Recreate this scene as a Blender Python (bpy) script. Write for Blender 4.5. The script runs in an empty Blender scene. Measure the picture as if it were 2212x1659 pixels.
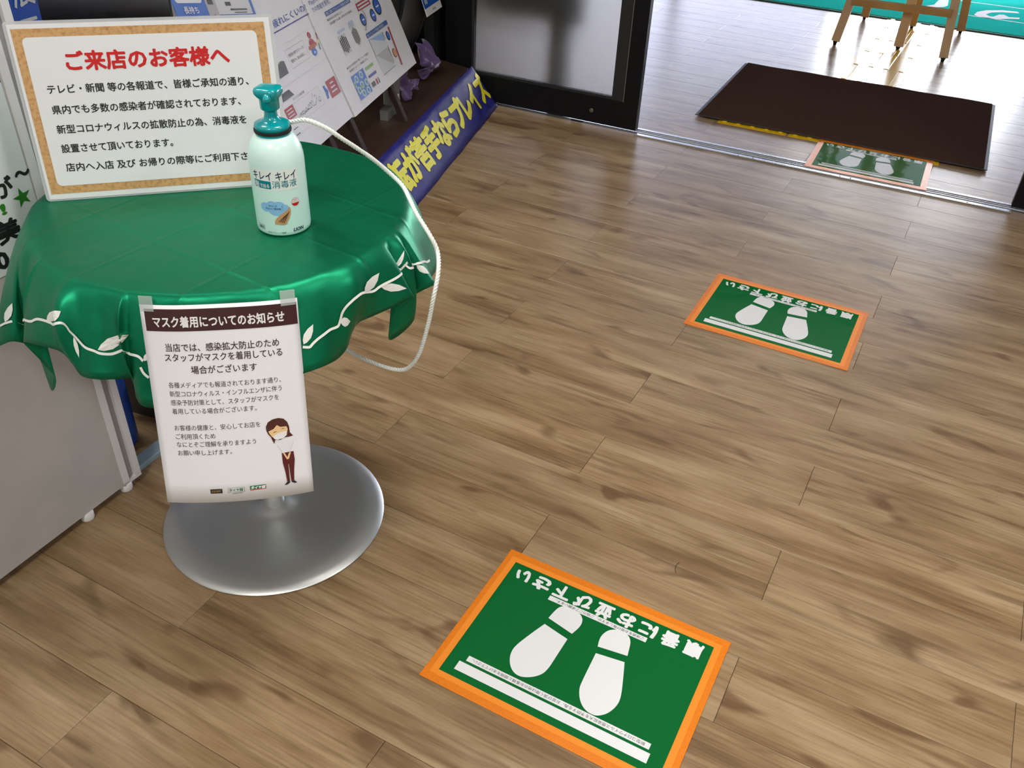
import bpy, bmesh, math, random
from mathutils import Matrix, Vector
random.seed(7)
S = bpy.context.scene
C = S.collection
# ------------------------------------------------------------------ camera
cd = bpy.data.cameras.new('camera'); cam = bpy.data.objects.new('camera', cd); C.objects.link(cam)
cd.sensor_width = 36.0; cd.lens = 1902.9/2212*36.0; cd.clip_start = .05; cd.clip_end = 200
cam.matrix_world = Matrix(((.894993, -.290518, .338508, 0), (.444432, .515537, -.732599, 0), (.038319, .806115, .590518, 1.3335), (0, 0, 0, 1)))
S.camera = cam
# ------------------------------------------------------------------ sky, exposure
w = bpy.data.worlds.new('sky'); S.world = w; w.use_nodes = True
bg = w.node_tree.nodes['Background']; bg.inputs[0].default_value = (.89, .92, 1.0, 1); bg.inputs[1].default_value = 19.0
S.view_settings.view_transform = 'Standard'; S.view_settings.look = 'None'
S.view_settings.exposure = 0.0; S.view_settings.gamma = 1.0; S.view_settings.use_curve_mapping = False
S.cycles.use_denoising = True; S.cycles.max_bounces = 5; S.cycles.diffuse_bounces = 3; S.cycles.glossy_bounces = 3; S.cycles.transmission_bounces = 5; S.cycles.transparent_max_bounces = 8
S.cycles.use_adaptive_sampling = True; S.cycles.use_light_tree = False; S.cycles.adaptive_threshold = .1; S.cycles.sample_clamp_indirect = 6
# ------------------------------------------------------------------ ceiling lamps and daylight portals
PANELS = [(-2.0, -.9, 1.5), (-2.0, 1.1, .8), (-.3, -1.1, 1.4), (-.3, 1.3, .75), (1.5, -.9, 1.0), (1.5, 1.3, .9)]
LAMP_W = 30.0
for x, y, k in PANELS:
    ld = bpy.data.lights.new('panel_lamp', 'AREA'); ld.shape = 'SQUARE'; ld.size = .55; ld.energy = LAMP_W*k
    ld.color = (1.0, .962, .91)
    o = bpy.data.objects.new('panel_lamp', ld); C.objects.link(o); o.location = (x, y, 2.70)
for x, z, sx, sz in ((-.22, 1.15, 1.45, 2.3),):
    ld = bpy.data.lights.new('entrance_portal', 'AREA'); ld.shape = 'RECTANGLE'; ld.size = sx; ld.size_y = sz; ld.cycles.is_portal = True
    o = bpy.data.objects.new('entrance_portal', ld); C.objects.link(o); o.location = (x, 7.52, z); o.rotation_euler = (math.radians(90), 0, math.radians(180))

# ------------------------------------------------------------------ materials
MATS = {}
def mat(name, col, rough=.5, metal=0.0, spec=.5, **k):
    if name in MATS: return MATS[name]
    m = bpy.data.materials.new(name); m.use_nodes = True; b = m.node_tree.nodes['Principled BSDF']
    b.inputs['Base Color'].default_value = (*col, 1); b.inputs['Roughness'].default_value = rough
    b.inputs['Metallic'].default_value = metal; b.inputs['Specular IOR Level'].default_value = spec
    for a, v in k.items(): b.inputs[a.replace('_', ' ')].default_value = v
    MATS[name] = m; return m
class NT:
    def __init__(s, m): s.t = m.node_tree; s.b = s.t.nodes['Principled BSDF']
    def n(s, kind, **k):
        x = s.t.nodes.new(kind)
        for a, v in k.items():
            if a.startswith('i_'):
                key = a[2:].replace('_', ' ')
                x.inputs[int(key) if key.isdigit() else key].default_value = v
            else: setattr(x, a, v)
        return x
    def l(s, a, b): s.t.links.new(a, b)
    def ramp(s, src, stops):
        r = s.n('ShaderNodeValToRGB'); e = r.color_ramp.elements
        while len(e) < len(stops): e.new(.5)
        for el, (p, c) in zip(e, stops): el.position = p; el.color = (*c, 1) if len(c) == 3 else c
        s.l(src, r.inputs[0]); return r.outputs[0]
    def mix(s, f, a, b, mode='MIX'):
        x = s.n('ShaderNodeMix', data_type='RGBA', blend_type=mode)
        for sock, v in ((0, f), (6, a), (7, b)):
            if hasattr(v, 'links'): s.l(v, x.inputs[sock])
            else: x.inputs[sock].default_value = v if sock == 0 else (*v, 1)
        return x.outputs[2]
    def math(s, op, a, b=None):
        x = s.n('ShaderNodeMath', operation=op)
        for i, v in enumerate((a, b)):
            if v is None: continue
            if hasattr(v, 'links'): s.l(v, x.inputs[i])
            else: x.inputs[i].default_value = v
        return x.outputs[0]
    def bump(s, h, strength, dist):
        x = s.n('ShaderNodeBump'); x.inputs['Strength'].default_value = strength; x.inputs['Distance'].default_value = dist
        s.l(h, x.inputs['Height']); s.l(x.outputs[0], s.b.inputs['Normal']); return x
def noise(N, vec, scale, detail=3, rough=.5, dist=0.0):
    x = N.n('ShaderNodeTexNoise'); x.inputs['Scale'].default_value = scale; x.inputs['Detail'].default_value = detail
    x.inputs['Roughness'].default_value = rough; x.inputs['Distortion'].default_value = dist
    if vec is not None: N.l(vec, x.inputs['Vector'])
    return x.outputs['Fac']
def oak():
    m = mat('oak_vinyl', (.3, .2, .12), .3); N = NT(m)
    tc = N.n('ShaderNodeTexCoord'); oi = N.n('ShaderNodeObjectInfo')
    off = N.n('ShaderNodeVectorMath', operation='SCALE'); off.inputs[0].default_value = (37.0, 91.0, 13.0); N.l(oi.outputs['Random'], off.inputs['Scale'])
    add = N.n('ShaderNodeVectorMath', operation='ADD'); N.l(tc.outputs['Object'], add.inputs[0]); N.l(off.outputs[0], add.inputs[1])
    def st(x, y):
        p = N.n('ShaderNodeMapping'); p.inputs['Scale'].default_value = (x, y, 1); N.l(add.outputs[0], p.inputs['Vector']); return p.outputs[0]
    broad = noise(N, st(2.4, 14), 1.0, 4, .62)
    c = N.ramp(broad, [(.28, (.180, .108, .051)), (.45, (.278, .184, .096)), (.58, (.350, .245, .138)), (.74, (.43, .315, .188))])
    fine = noise(N, st(5, 190), 1.0, 2, .6)
    fl = N.ramp(fine, [(.25, (.70, .68, .65)), (.52, (1, 1, 1)), (.8, (1.14, 1.14, 1.14))])
    c = N.mix(.85, c, fl, 'MULTIPLY')
    streak = noise(N, st(3.0, 30), 1.0, 2, .6)
    sm = N.ramp(streak, [(.58, (0, 0, 0)), (.72, (1, 1, 1))])
    c = N.mix(N.math('MULTIPLY', sm, .60), c, (.125, .068, .030))
    kn = noise(N, st(5.5, 15), 1.0, 1, .55, .8)
    km = N.ramp(kn, [(.62, (0, 0, 0)), (.74, (1, 1, 1))])
    c = N.mix(N.math('MULTIPLY', km, .7), c, (.11, .055, .024))
    tint = N.ramp(oi.outputs['Random'], [(0, (.94, .93, .92)), (.5, (1, 1, 1)), (1, (1.04, 1.02, 1.0))])
    c = N.mix(1.0, c, tint, 'MULTIPLY'); N.l(c, N.b.inputs['Base Color'])
    r = N.math('ADD', N.math('MULTIPLY', fine, .12), .24); N.l(r, N.b.inputs['Roughness'])
    N.bump(fine, .22, .0006); return m
def sheet_gloss(name, col, rough=.1, amp=.35, scale=9.0):
    m = mat(name, col, rough, 0, .32); N = NT(m); tc = N.n('ShaderNodeTexCoord')
    N.bump(noise(N, tc.outputs['Object'], scale, 2, .5), amp, .004); return m
def speck(name, c1, c2, scale, rough, bump=0.0, lo=.4, hi=.6, spec=.5):
    m = mat(name, c1, rough, 0, spec); N = NT(m); tc = N.n('ShaderNodeTexCoord'); f = noise(N, tc.outputs['Object'], scale, 3, .6)
    N.l(N.ramp(f, [(lo, c1), (hi, c2)]), N.b.inputs['Base Color'])
    if bump: N.bump(f, bump, .002)
    return m
def satin():
    m = mat('green_satin', (.004, .215, .098), .41, .72, .3); N = NT(m); N.b.inputs['Sheen Weight'].default_value = .0; N.b.inputs['Sheen Roughness'].default_value = .35
    N.b.inputs['Sheen Tint'].default_value = (.15, .8, .5, 1)
    g = N.n('ShaderNodeNewGeometry'); sep = N.n('ShaderNodeSeparateXYZ'); mp = N.n('ShaderNodeMapping'); mp.inputs['Rotation'].default_value = (0, 0, math.radians(7)); N.l(g.outputs['Position'], mp.inputs['Vector']); N.l(mp.outputs[0], sep.inputs[0])
    tot = None
    for ax, vals in ((0, (-1.235, -1.085, -.93)), (1, (.72, .86, 1.0))):   # pressed fold creases
        for v in vals:
            d = N.math('ABSOLUTE', N.math('SUBTRACT', sep.outputs[ax], v))
            f = N.math('MAXIMUM', N.math('SUBTRACT', 1.0, N.math('MULTIPLY', d, 160.0)), 0.0)
            tot = f if tot is None else N.math('ADD', tot, f)
    w2 = noise(N, g.outputs['Position'], 11.0, 2, .5)
    weave = noise(N, g.outputs['Position'], 900.0, 1, .5)
    h = N.math('ADD', N.math('ADD', N.math('MULTIPLY', tot, .0007), N.math('MULTIPLY', w2, .007)), N.math('MULTIPLY', weave, .0001))
    N.bump(h, 1.0, 1.0); return m
def thin_glass(name, tint, ior=1.45):
    m = bpy.data.materials.new(name); m.use_nodes = True; t = m.node_tree; t.nodes.clear()
    o = t.nodes.new('ShaderNodeOutputMaterial'); a = t.nodes.new('ShaderNodeBsdfTransparent'); a.inputs[0].default_value = (*tint, 1)
    g = t.nodes.new('ShaderNodeBsdfGlossy'); g.inputs['Roughness'].default_value = .05; f = t.nodes.new('ShaderNodeFresnel'); f.inputs[0].default_value = ior
    x = t.nodes.new('ShaderNodeMixShader'); t.links.new(f.outputs[0], x.inputs[0]); t.links.new(a.outputs[0], x.inputs[1]); t.links.new(g.outputs[0], x.inputs[2]); t.links.new(x.outputs[0], o.inputs[0])
    MATS[name] = m; return m
def frosted():
    m = mat('frosted_glass', (.74, .71, .64), .55, 0, .3); b = m.node_tree.nodes['Principled BSDF']
    b.inputs['Transmission Weight'].default_value = 1.0; b.inputs['IOR'].default_value = 1.30; return m
OAK = oak(); SATIN = satin(); FROST = frosted()
WHITE = mat('white_print', (.80, .80, .80), .35); PAPER = mat('white_paper', (.79, .79, .815), .55); BLACKINK = mat('black_ink', (.012, .012, .013), .5)
STGREEN = sheet_gloss('laminated_green', (.004, .128, .028), .08, .30, 10.0); STWHITE = sheet_gloss('laminated_white', (.78, .79, .80), .09, .25, 10.0)
ORANGE = speck('orange_tape', (.78, .215, .014), (.72, .190, .010), 260.0, .28, .03); ORANGE2 = mat('orange_tape_on_sheet', (.86, .27, .028), .26)
STEEL = mat('satin_metal', (.58, .60, .59), .40, .85); ALU = mat('aluminium', (.72, .73, .74), .24, .95); DARKALU = mat('dark_groove', (.10, .105, .11), .4, .5)
BLACKMETAL = mat('black_frame', (.006, .006, .007), .45, 0, .15); DGREY = mat('dark_grey_frame', (.020, .021, .022), .45, 0, .25)
TEAL = mat('teal_plastic', (.0, .30, .33), .22, 0, .5, Coat_Weight=.3); BOTTLE = mat('mint_white_plastic', (.68, .92, .88), .28, 0, .5, Coat_Weight=.2)
NAVYINK = mat('navy_ink', (.012, .014, .07), .4); TEALINK = mat('teal_ink', (.0, .22, .27), .4); BRASSINK = mat('gold_ink', (.45, .28, .06), .4)
BROWNHDR = mat('maroon_print', (.045, .009, .008), .45); BROWNTXT = mat('brown_ink', (.05, .022, .02), .5); REDINK = mat('red_ink', (.60, .012, .012), .4); CARD_RED = mat('dull_red_print', (.33, .03, .045), .45)
BLUEINK = mat('blue_ink', (.012, .045, .30), .4); BLUEPR = mat('blue_print', (.010, .10, .50), .4); GREYPR = mat('grey_print', (.42, .43, .45), .45); LGREY = mat('light_grey_print', (.62, .64, .68), .45); CHAR = mat('charcoal_print', (.05, .052, .055), .45)
SKYPR = mat('pale_blue_print', (.28, .55, .86), .4); GREENPR = mat('green_print', (.16, .38, .08), .4); STARGRN = mat('leaf_green_print', (.03, .20, .02), .4); ORPR = mat('orange_print', (.62, .22, .04), .4); SKIN = mat('skin_print', (.60, .32, .15), .45); SKIN2 = mat('pale_skin_print', (.80, .55, .27), .45); HAIR = mat('hair_print', (.075, .018, .012), .45); YELLOWPR = mat('yellow_print', (.84, .80, .02), .35)
NAVY = speck('navy_vinyl', (.018, .020, .17), (.026, .030, .24), 14.0, .45, .15, .4, .6, .3); POSTER = speck('poster_paper', (.70, .71, .75), (.66, .67, .72), 3.0, .38, .0)
CORK = speck('cork_print', (.62, .36, .15), (.40, .20, .075), 150.0, .45, 0, .45, .72)
PLATF = speck('dark_brown_board', (.040, .020, .012), (.052, .027, .017), 8.0, .5); LEGBR = mat('dark_brown_leg', (.030, .018, .014), .6, 0, .2)
PANEL = speck('grey_panel_face', (.52, .50, .47), (.47, .455, .43), 6.0, .5); PANELTRIM = mat('white_trim', (.72, .71, .70), .35); TRIMGREY = mat('grey_groove', (.36, .35, .35), .5)
PWHITE = mat('glossy_poster', (.70, .74, .73), .25); RUBBER = mat('tyre_rubber', (.012, .012, .013), .5); PURPLE = mat('purple_satin', (.10, .055, .17), .35, 0, .5, Sheen_Weight=.4)
MATBR = speck('brown_carpet', (.045, .024, .018), (.072, .040, .030), 420.0, 1.0, 1.0, .4, .6, .0); RUBB = mat('rubber_border', (.045, .048, .055), .6, 0, .3)
YELLOW = mat('tactile_yellow', (.78, .47, .01), .22); GREENMAT = speck('teal_carpet', (.025, .52, .44), (.035, .60, .52), 300.0, 1.0, .5, .4, .6, .0); GREENEDGE = mat('dark_green_edge', (.01, .10, .06), .8); MATWHITE = mat('white_carpet', (.72, .76, .80), .9)
PINE = speck('pine_wood', (.66, .41, .17), (.58, .34, .13), 5.0, .42); BLACKRUB = mat('black_rubber', (.010, .010, .010), .6)
ROPE = mat('white_rope', (.76, .80, .76), .6); CLEAR = thin_glass('clear_film', (.93, .95, .95)); TAPEM = mat('clear_sticky_tape', (.62, .70, .66), .12, 0, .8, Alpha=.34); LAMIN = mat('laminate_film', (.66, .68, .70), .2, 0, .5, Alpha=.6); GLASS = thin_glass('clear_glass', (.92, .95, .95)); TINT = thin_glass('film_covered_glass', (.50, .51, .56))
WALLM = mat('white_wall', (.72, .71, .69), .7); CEILM = mat('white_ceiling', (.78, .78, .77), .8); CONCRETE = mat('concrete_ground', (.36, .36, .36), .8); BLOCKER = mat('dark_sky_blocker', (.14, .14, .15), .8); SLAB = mat('floor_slab', (.055, .035, .02), .7)
LAMPM = mat('lamp_trim', (.8, .8, .8), .4); SCREEN = mat('black_screen', (.002, .002, .002), .12); BLUEBOARD = mat('blue_board', (.005, .05, .30), .4); BLUESTRIP = mat('pale_blue_strip', (.30, .42, .48), .4)
# ------------------------------------------------------------------ mesh helpers
class MB:
    def __init__(s): s.v = []; s.f = []; s.sm = False
    def add(s, vs, fs):
        o = len(s.v); s.v += [tuple(p) for p in vs]; s.f += [tuple(i+o for i in f) for f in fs]; return s
    def box(s, x0, y0, z0, x1, y1, z1):
        return s.add([(x, y, z) for z in (z0, z1) for y in (y0, y1) for x in (x0, x1)], [(0, 2, 3, 1), (4, 5, 7, 6), (0, 1, 5, 4), (2, 6, 7, 3), (0, 4, 6, 2), (1, 3, 7, 5)])
    def bbox(s, x0, y0, z0, x1, y1, z1, b):      # box with a chamfered top edge
        L = [(x0, y0, z0), (x1, y0, z0), (x1, y1, z0), (x0, y1, z0), (x0, y0, z1-b), (x1, y0, z1-b), (x1, y1, z1-b), (x0, y1, z1-b), (x0+b, y0+b, z1), (x1-b, y0+b, z1), (x1-b, y1-b, z1), (x0+b, y1-b, z1)]
        F = [(3, 2, 1, 0), (8, 9, 10, 11)]
        for a in (0, 4):
            for i in range(4): j = (i+1) % 4; F.append((a+i, a+j, a+4+j, a+4+i))
        return s.add(L, F)
    def poly(s, pts, z, z1=None):
        n = len(pts)
        ar = sum(pts[i][0]*pts[(i+1) % n][1]-pts[(i+1) % n][0]*pts[i][1] for i in range(n))
        if ar < 0: pts = pts[::-1]
        if z1 is None: return s.add([(x, y, z) for x, y in pts], [tuple(range(n))])
        return s.add([(x, y, z) for x, y in pts]+[(x, y, z1) for x, y in pts], [tuple(range(n-1, -1, -1)), tuple(range(n, 2*n))]+[(i, (i+1) % n, n+(i+1) % n, n+i) for i in range(n)])
    def disc(s, x, y, rx, ry, z, n=28, z1=None): return s.poly([(x+rx*math.cos(2*math.pi*i/n), y+ry*math.sin(2*math.pi*i/n)) for i in range(n)], z, z1)
    def lathe(s, prof, n=48, mod=None, smooth=True):
        s.sm = smooth; m = len(prof); V = []
        for i in range(n):
            a = 2*math.pi*i/n; k = 1.0
            for r, z in prof:
                if mod: k = mod(a, z)
                V.append((r*k*math.cos(a), r*k*math.sin(a), z))
        F = [(i*m+j, ((i+1) % n)*m+j, ((i+1) % n)*m+j+1, i*m+j+1) for i in range(n) for j in range(m-1)]
        return s.add(V, F)
    def tube(s, path, rad, n=10, cap=True, ph=0.0):
        s.sm = True; P = [Vector(p) for p in path]; m = len(P); V = []; up = None
        for i, p in enumerate(P):
            t = (P[min(i+1, m-1)]-P[max(i-1, 0)]).normalized()
            if up is None: up = t.orthogonal().normalized()
            up = (up-t*up.dot(t)).normalized(); q = t.cross(up); r = rad[i] if isinstance(rad, list) else rad
            for k in range(n): a = 2*math.pi*k/n+ph; V.append(p+(up*math.cos(a)+q*math.sin(a))*r)
        F = [(i*n+k, i*n+(k+1) % n, (i+1)*n+(k+1) % n, (i+1)*n+k) for i in range(m-1) for k in range(n)]
        if cap: F += [tuple(range(n-1, -1, -1)), tuple(range((m-1)*n, m*n))]
        return s.add(V, F)
    def bar(s, a, b, w, d, up=(0, 1, 0)):       # square bar from a to b; w along side, d along up-ish
        a = Vector(a); b = Vector(b); t = (b-a).normalized(); u = Vector(up); u = (u-t*u.dot(t)).normalized(); q = t.cross(u)
        V = [p+q*sx*w/2+u*sy*d/2 for p in (a, b) for sx, sy in ((-1, -1), (1, -1), (1, 1), (-1, 1))]
        return s.add(V, [(3, 2, 1, 0), (4, 5, 6, 7), (0, 1, 5, 4), (1, 2, 6, 5), (2, 3, 7, 6), (3, 0, 4, 7)])
    def map(s, fn): s.v = [tuple(fn(*p)) for p in s.v]; return s
    def mesh(s, name):
        me = bpy.data.meshes.new(name); me.from_pydata(s.v, [], s.f); me.update()
        if s.sm: me.polygons.foreach_set('use_smooth', [True]*len(me.polygons))
        return me
def obj(name, mb, m, parent=None, loc=None, sharp=None):
    me = mb.mesh(name) if isinstance(mb, MB) else mb
    if not me.materials: me.materials.append(m)
    o = bpy.data.objects.new(name, me); C.objects.link(o)
    if parent: o.parent = parent
    if loc: o.location = loc
    if sharp: me.set_sharp_from_angle(angle=math.radians(sharp))
    return o
def tag(o, label, cat, group=None):
    o['label'] = label; o['category'] = cat
    if group: o['group'] = group
    return o
def thing(name, label, cat, loc=(0, 0, 0), rz=0.0, group=None):
    o = bpy.data.objects.new(name, None); C.objects.link(o); o.location = loc; o.rotation_euler = (0, 0, rz); o.empty_display_size = .1
    return tag(o, label, cat, group)
def frame(name, label, cat, org, u, v, group=None):
    u = Vector(u).normalized(); v = Vector(v); v = (v-u*v.dot(u)).normalized(); n = u.cross(v)
    o = thing(name, label, cat, (0, 0, 0), 0, group)
    o.matrix_world = Matrix(((u.x, v.x, n.x, org[0]), (u.y, v.y, n.y, org[1]), (u.z, v.z, n.z, org[2]), (0, 0, 0, 1))); return o
def struct(name, mb, m, parent=None):
    o = obj(name, mb, m, parent)
    if not parent: o['kind'] = 'structure'
    return o
_tc = bpy.data.curves.new('glyphs', 'FONT'); _to = bpy.data.objects.new('glyphs', _tc); C.objects.link(_to)
_gc = {}
def glyphs(s):
    if s in _gc: return _gc[s]
    _tc.body = s; _tc.size = 1.0; _tc.resolution_u = 2
    dg = bpy.context.evaluated_depsgraph_get(); ev = _to.evaluated_get(dg); me = ev.to_mesh()
    _gc[s] = ([tuple(v.co) for v in me.vertices], [tuple(p.vertices) for p in me.polygons]); ev.to_mesh_clear(); return _gc[s]
def text(mb, s, u, v, w, h, z=.0004, bold=.0, rot=0.0, skew=0.0, nosquash=False):
    """flat lettering: left edge u, baseline v, total width w, em height h, into mesh builder mb"""
    V, F = glyphs(s); x0 = min(p[0] for p in V); x1 = max(p[0] for p in V); k = w/(x1-x0); c, sn = math.cos(rot), math.sin(rot)
    nb = 8 if bold > .022 else 4 if bold else 1                     # heavier strokes: the glyph again, shifted by a hair
    for q in range(nb):
        dx, dy = (bold*math.cos(2*math.pi*q/nb+.4), bold*math.sin(2*math.pi*q/nb+.4)) if bold else (0, 0); O = []
        for p in V:
            x = (p[0]-x0+dx)*k; y = (p[1]+dy)*h; x += skew*y; O.append((u+x*c-y*sn, v+x*sn+y*c, z+q*1.5e-5))
        mb.add(O, F)
    return mb
# ================================================================== THE SETTING
FR = math.radians(-1.9)
floor = struct('floor', MB().box(-3.4, -3.2, -.06, 3.6, 7.6, -.004), SLAB)
PL, PW, GAP = .918, .1518, .0007
pm = MB().bbox(0, 0, -.0035, PL-GAP, PW-GAP, 0, .0007).mesh('plank'); pm.materials.append(OAK)
cF, sF = math.cos(FR), math.sin(FR)
for j in range(-2, 48):                      # rows of planks, joints staggered by half a plank
    for i in range(-3, 3):
        lx = (-.0645 if j % 2 == 0 else -.5267)+i*PL; ly = 1.255+(j-8)*PW
        x = lx*cF-ly*sF; y = lx*sF+ly*cF
        if x > 1.75 or x+PL < -2.75 or y > 7.45: continue
        o = bpy.data.objects.new('plank', pm); C.objects.link(o); o.parent = floor; o.location = (x, y, 0); o.rotation_euler = (0, 0, FR)
ceil = struct('ceiling', MB().box(-3.4, -3.2, 2.75, 3.6, 7.6, 2.85), CEILM)
for x, y, k in PANELS:
    f = MB()
    for a, b, c, d in ((-.31, -.31, .31, -.28), (-.31, .28, .31, .31), (-.31, -.28, -.28, .28), (.28, -.28, .31, .28)): f.box(x+a, y+b, 2.69, x+c, y+d, 2.75)
    obj('light_frame', f, LAMPM, ceil)
struct('wall_left', MB().box(-3.5, -3.2, -.06, -3.4, 7.6, 2.85), WALLM)
struct('wall_right', MB().box(3.6, -3.2, -.06, 3.7, 7.6, 2.85), WALLM)
struct('wall_behind', MB().box(-3.5, -3.3, -.06, 3.7, -3.2, 2.85), WALLM)
# the wall of the inner entrance: black frames, film-covered glass
wf = struct('wall_front', MB().box(-3.4, 3.60, 0, -1.985, 3.68, 2.75).box(-3.4, 3.60, 2.25, 3.6, 3.68, 2.75), BLACKMETAL)
for x in (-2.02, -2.13, -2.27): obj('mullion', MB().bbox(x-.025, 3.545, 0, x+.025, 3.60, 2.25, .004), DGREY if x == -2.13 else BLACKMETAL, wf)
obj('side_frame', MB().box(.95, 3.60, 0, 1.02, 3.68, 2.25).box(.95, 3.60, 0, 3.6, 3.68, .12), BLACKMETAL, wf)
obj('side_pane', MB().box(1.02, 3.635, .12, 3.6, 3.645, 2.25), TINT, wf)
# left sliding door leaf with a frosted pane
DX0, DX1, DY = -1.985, -1.110, 3.524
d1 = struct('door_1', MB().box(-1.176, DY, .012, DX1, DY+.035, 2.22), BLACKMETAL)
obj('stile', MB().box(DX0, DY, .012, -1.905, DY+.035, 2.22), BLACKMETAL, d1)
obj('bottom_rail', MB().box(-1.905, DY, .012, -1.176, DY+.035, .122), BLACKMETAL, d1)
obj('top_rail', MB().box(-1.905, DY, 2.12, -1.176, DY+.035, 2.22), BLACKMETAL, d1)
obj('glazing_bead', MB().box(-1.231, DY+.004, .122, -1.176, DY+.03, 2.12), DGREY, d1)
obj('glazing_bead', MB().box(-1.905, DY+.004, .122, -1.231, DY+.03, .134), DGREY, d1)
obj('glazing_bead', MB().box(-1.905, DY+.004, .134, -1.892, DY+.03, 2.12), DGREY, d1)
obj('bead_line', MB().box(-1.1785, DY-.0008, .122, -1.1755, DY+.002, 2.12), mat('frame_edge', (.12, .12, .12), .3), d1)
obj('frosted_pane', MB().box(-1.892, DY+.014, .134, -1.231, DY+.019, 2.12), FROST, d1)
lk = obj('lock_cylinder', MB().lathe([(0, .006), (.0075, .006), (.0085, .005), (.0085, 0)], 24).map(lambda x, y, z: (-1.314+x, DY-z, .063+y)), mat('worn_brass', (.24, .22, .17), .35, .7), d1, sharp=40)
obj('key_slot', MB().box(-1.3152, DY-.0064, .057, -1.3128, DY-.0058, .069), BLACKINK, lk)
obj('floor_guide', MB().box(-1.405, DY-.004, .002, -1.352, DY, .010), DGREY, d1)
# right door leaf edge
d2 = struct('door_2', MB().box(.357, DY+.012, .012, .43, DY+.047, 2.22), BLACKMETAL)
obj('bottom_rail', MB().box(.43, DY+.012, .012, .95, DY+.047, .122), BLACKMETAL, d2)
obj('top_rail', MB().box(.43, DY+.012, 2.12, .95, DY+.047, 2.22), BLACKMETAL, d2)
obj('pane', MB().box(.43, DY+.026, .122, .95, DY+.031, 2.12), TINT, d2)
# threshold track
tk = struct('trim_1', MB().box(-3.0, 3.525, -.003, 1.6, 3.590, .0012).box(-1.108, 3.502, -.003, .36, 3.525, .0012), DARKALU)
obj('track_strip', MB().bbox(-1.105, 3.503, .0012, .36, 3.524, .0045, .001), ALU, tk)
obj('track_rib', MB().bbox(-3.0, 3.538, .0012, 1.6, 3.544, .0040, .001), ALU, tk)
obj('track_rib', MB().bbox(-3.0, 3.556, .0012, 1.6, 3.560, .0040, .001), ALU, tk)
obj('track_strip', MB().bbox(-3.0, 3.572, .0012, 1.6, 3.588, .0045, .001), ALU, tk)
for x in (-.66, -.60, -.255, -.215, .21): obj('screw', MB().lathe([(0, .0012), (.0025, .001), (.003, 0)], 10), DARKALU, tk, (x, 3.513, .0045))
# outer entrance: open doorway flanked by film-covered glass
wo = struct('wall_outer', MB().box(-3.4, 7.50, 2.35, 3.6, 7.58, 2.85).box(-3.4, 7.50, 0, -.95, 7.58, .10).box(.52, 7.50, 0, 3.6, 7.58, .10), BLACKMETAL)
for x in (-3.38, -2.2, -.98, .52, 1.7, 3.55): obj('mullion', MB().box(x, 7.50, .10, x+.05, 7.58, 2.35), BLACKMETAL, wo)
for a, b in ((-3.33, -2.2), (-2.15, -.98), (.57, 1.7), (1.75, 3.55)): obj('pane', MB().box(a, 7.535, .10, b, 7.545, 2.35), TINT, wo)
struct('sky_blocker', MB().box(-3.4, 7.58, 2.62, 3.6, 13.4, 2.80), BLOCKER)  # unseen slab outside, added to block the upper sky from the floor reflections
struct('ground', MB().box(-40, 7.6, -.12, 40, 80, -.05), CONCRETE)
# ================================================================== FLOOR STICKERS
SOLE_A = [(.088,-.037),(.036,-.027),(.0375,.02),(.038,.045),(.042,.063),(.054,.077),(.071,.087),(.085,.087),(.098,.079),(.107,.066),(.112,.053),(.113,.035),(.101,-.002)]
HEEL_A = [(.088,-.053),(.086,-.068),(.083,-.083),(.078,-.091),(.068,-.096),(.055,-.097),(.042,-.093),(.032,-.085),(.028,-.075),(.028,-.062),(.034,-.042)]
SOLE_B = [(-.022,-.025),(-.075,-.033),(-.087,.003),(-.098,.04),(-.097,.059),(-.090,.077),(-.080,.088),(-.070,.093),(-.056,.092),(-.044,.085),(-.034,.073),(-.027,.058),(-.025,.045)]
HEEL_B = [(-.019,-.040),(-.0155,-.055),(-.0155,-.068),(-.021,-.083),(-.032,-.092),(-.046,-.096),(-.060,-.091),(-.068,-.080),(-.071,-.066),(-.0745,-.048)]
def chaik(P, n=3):
    for _ in range(n):
        Q = [P[0]]
        for a, b in zip(P, P[1:]): Q += [(a[0]*.75+b[0]*.25, a[1]*.75+b[1]*.25), (a[0]*.25+b[0]*.75, a[1]*.25+b[1]*.75)]
        P = Q+[P[-1]]
    return P
SOLE_A = chaik(SOLE_A[1:]+SOLE_A[:1], 2); SOLE_B = chaik(SOLE_B[1:]+SOLE_B[:1], 2); HEEL_A = chaik(HEEL_A, 2); HEEL_B = chaik(HEEL_B, 2)
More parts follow.
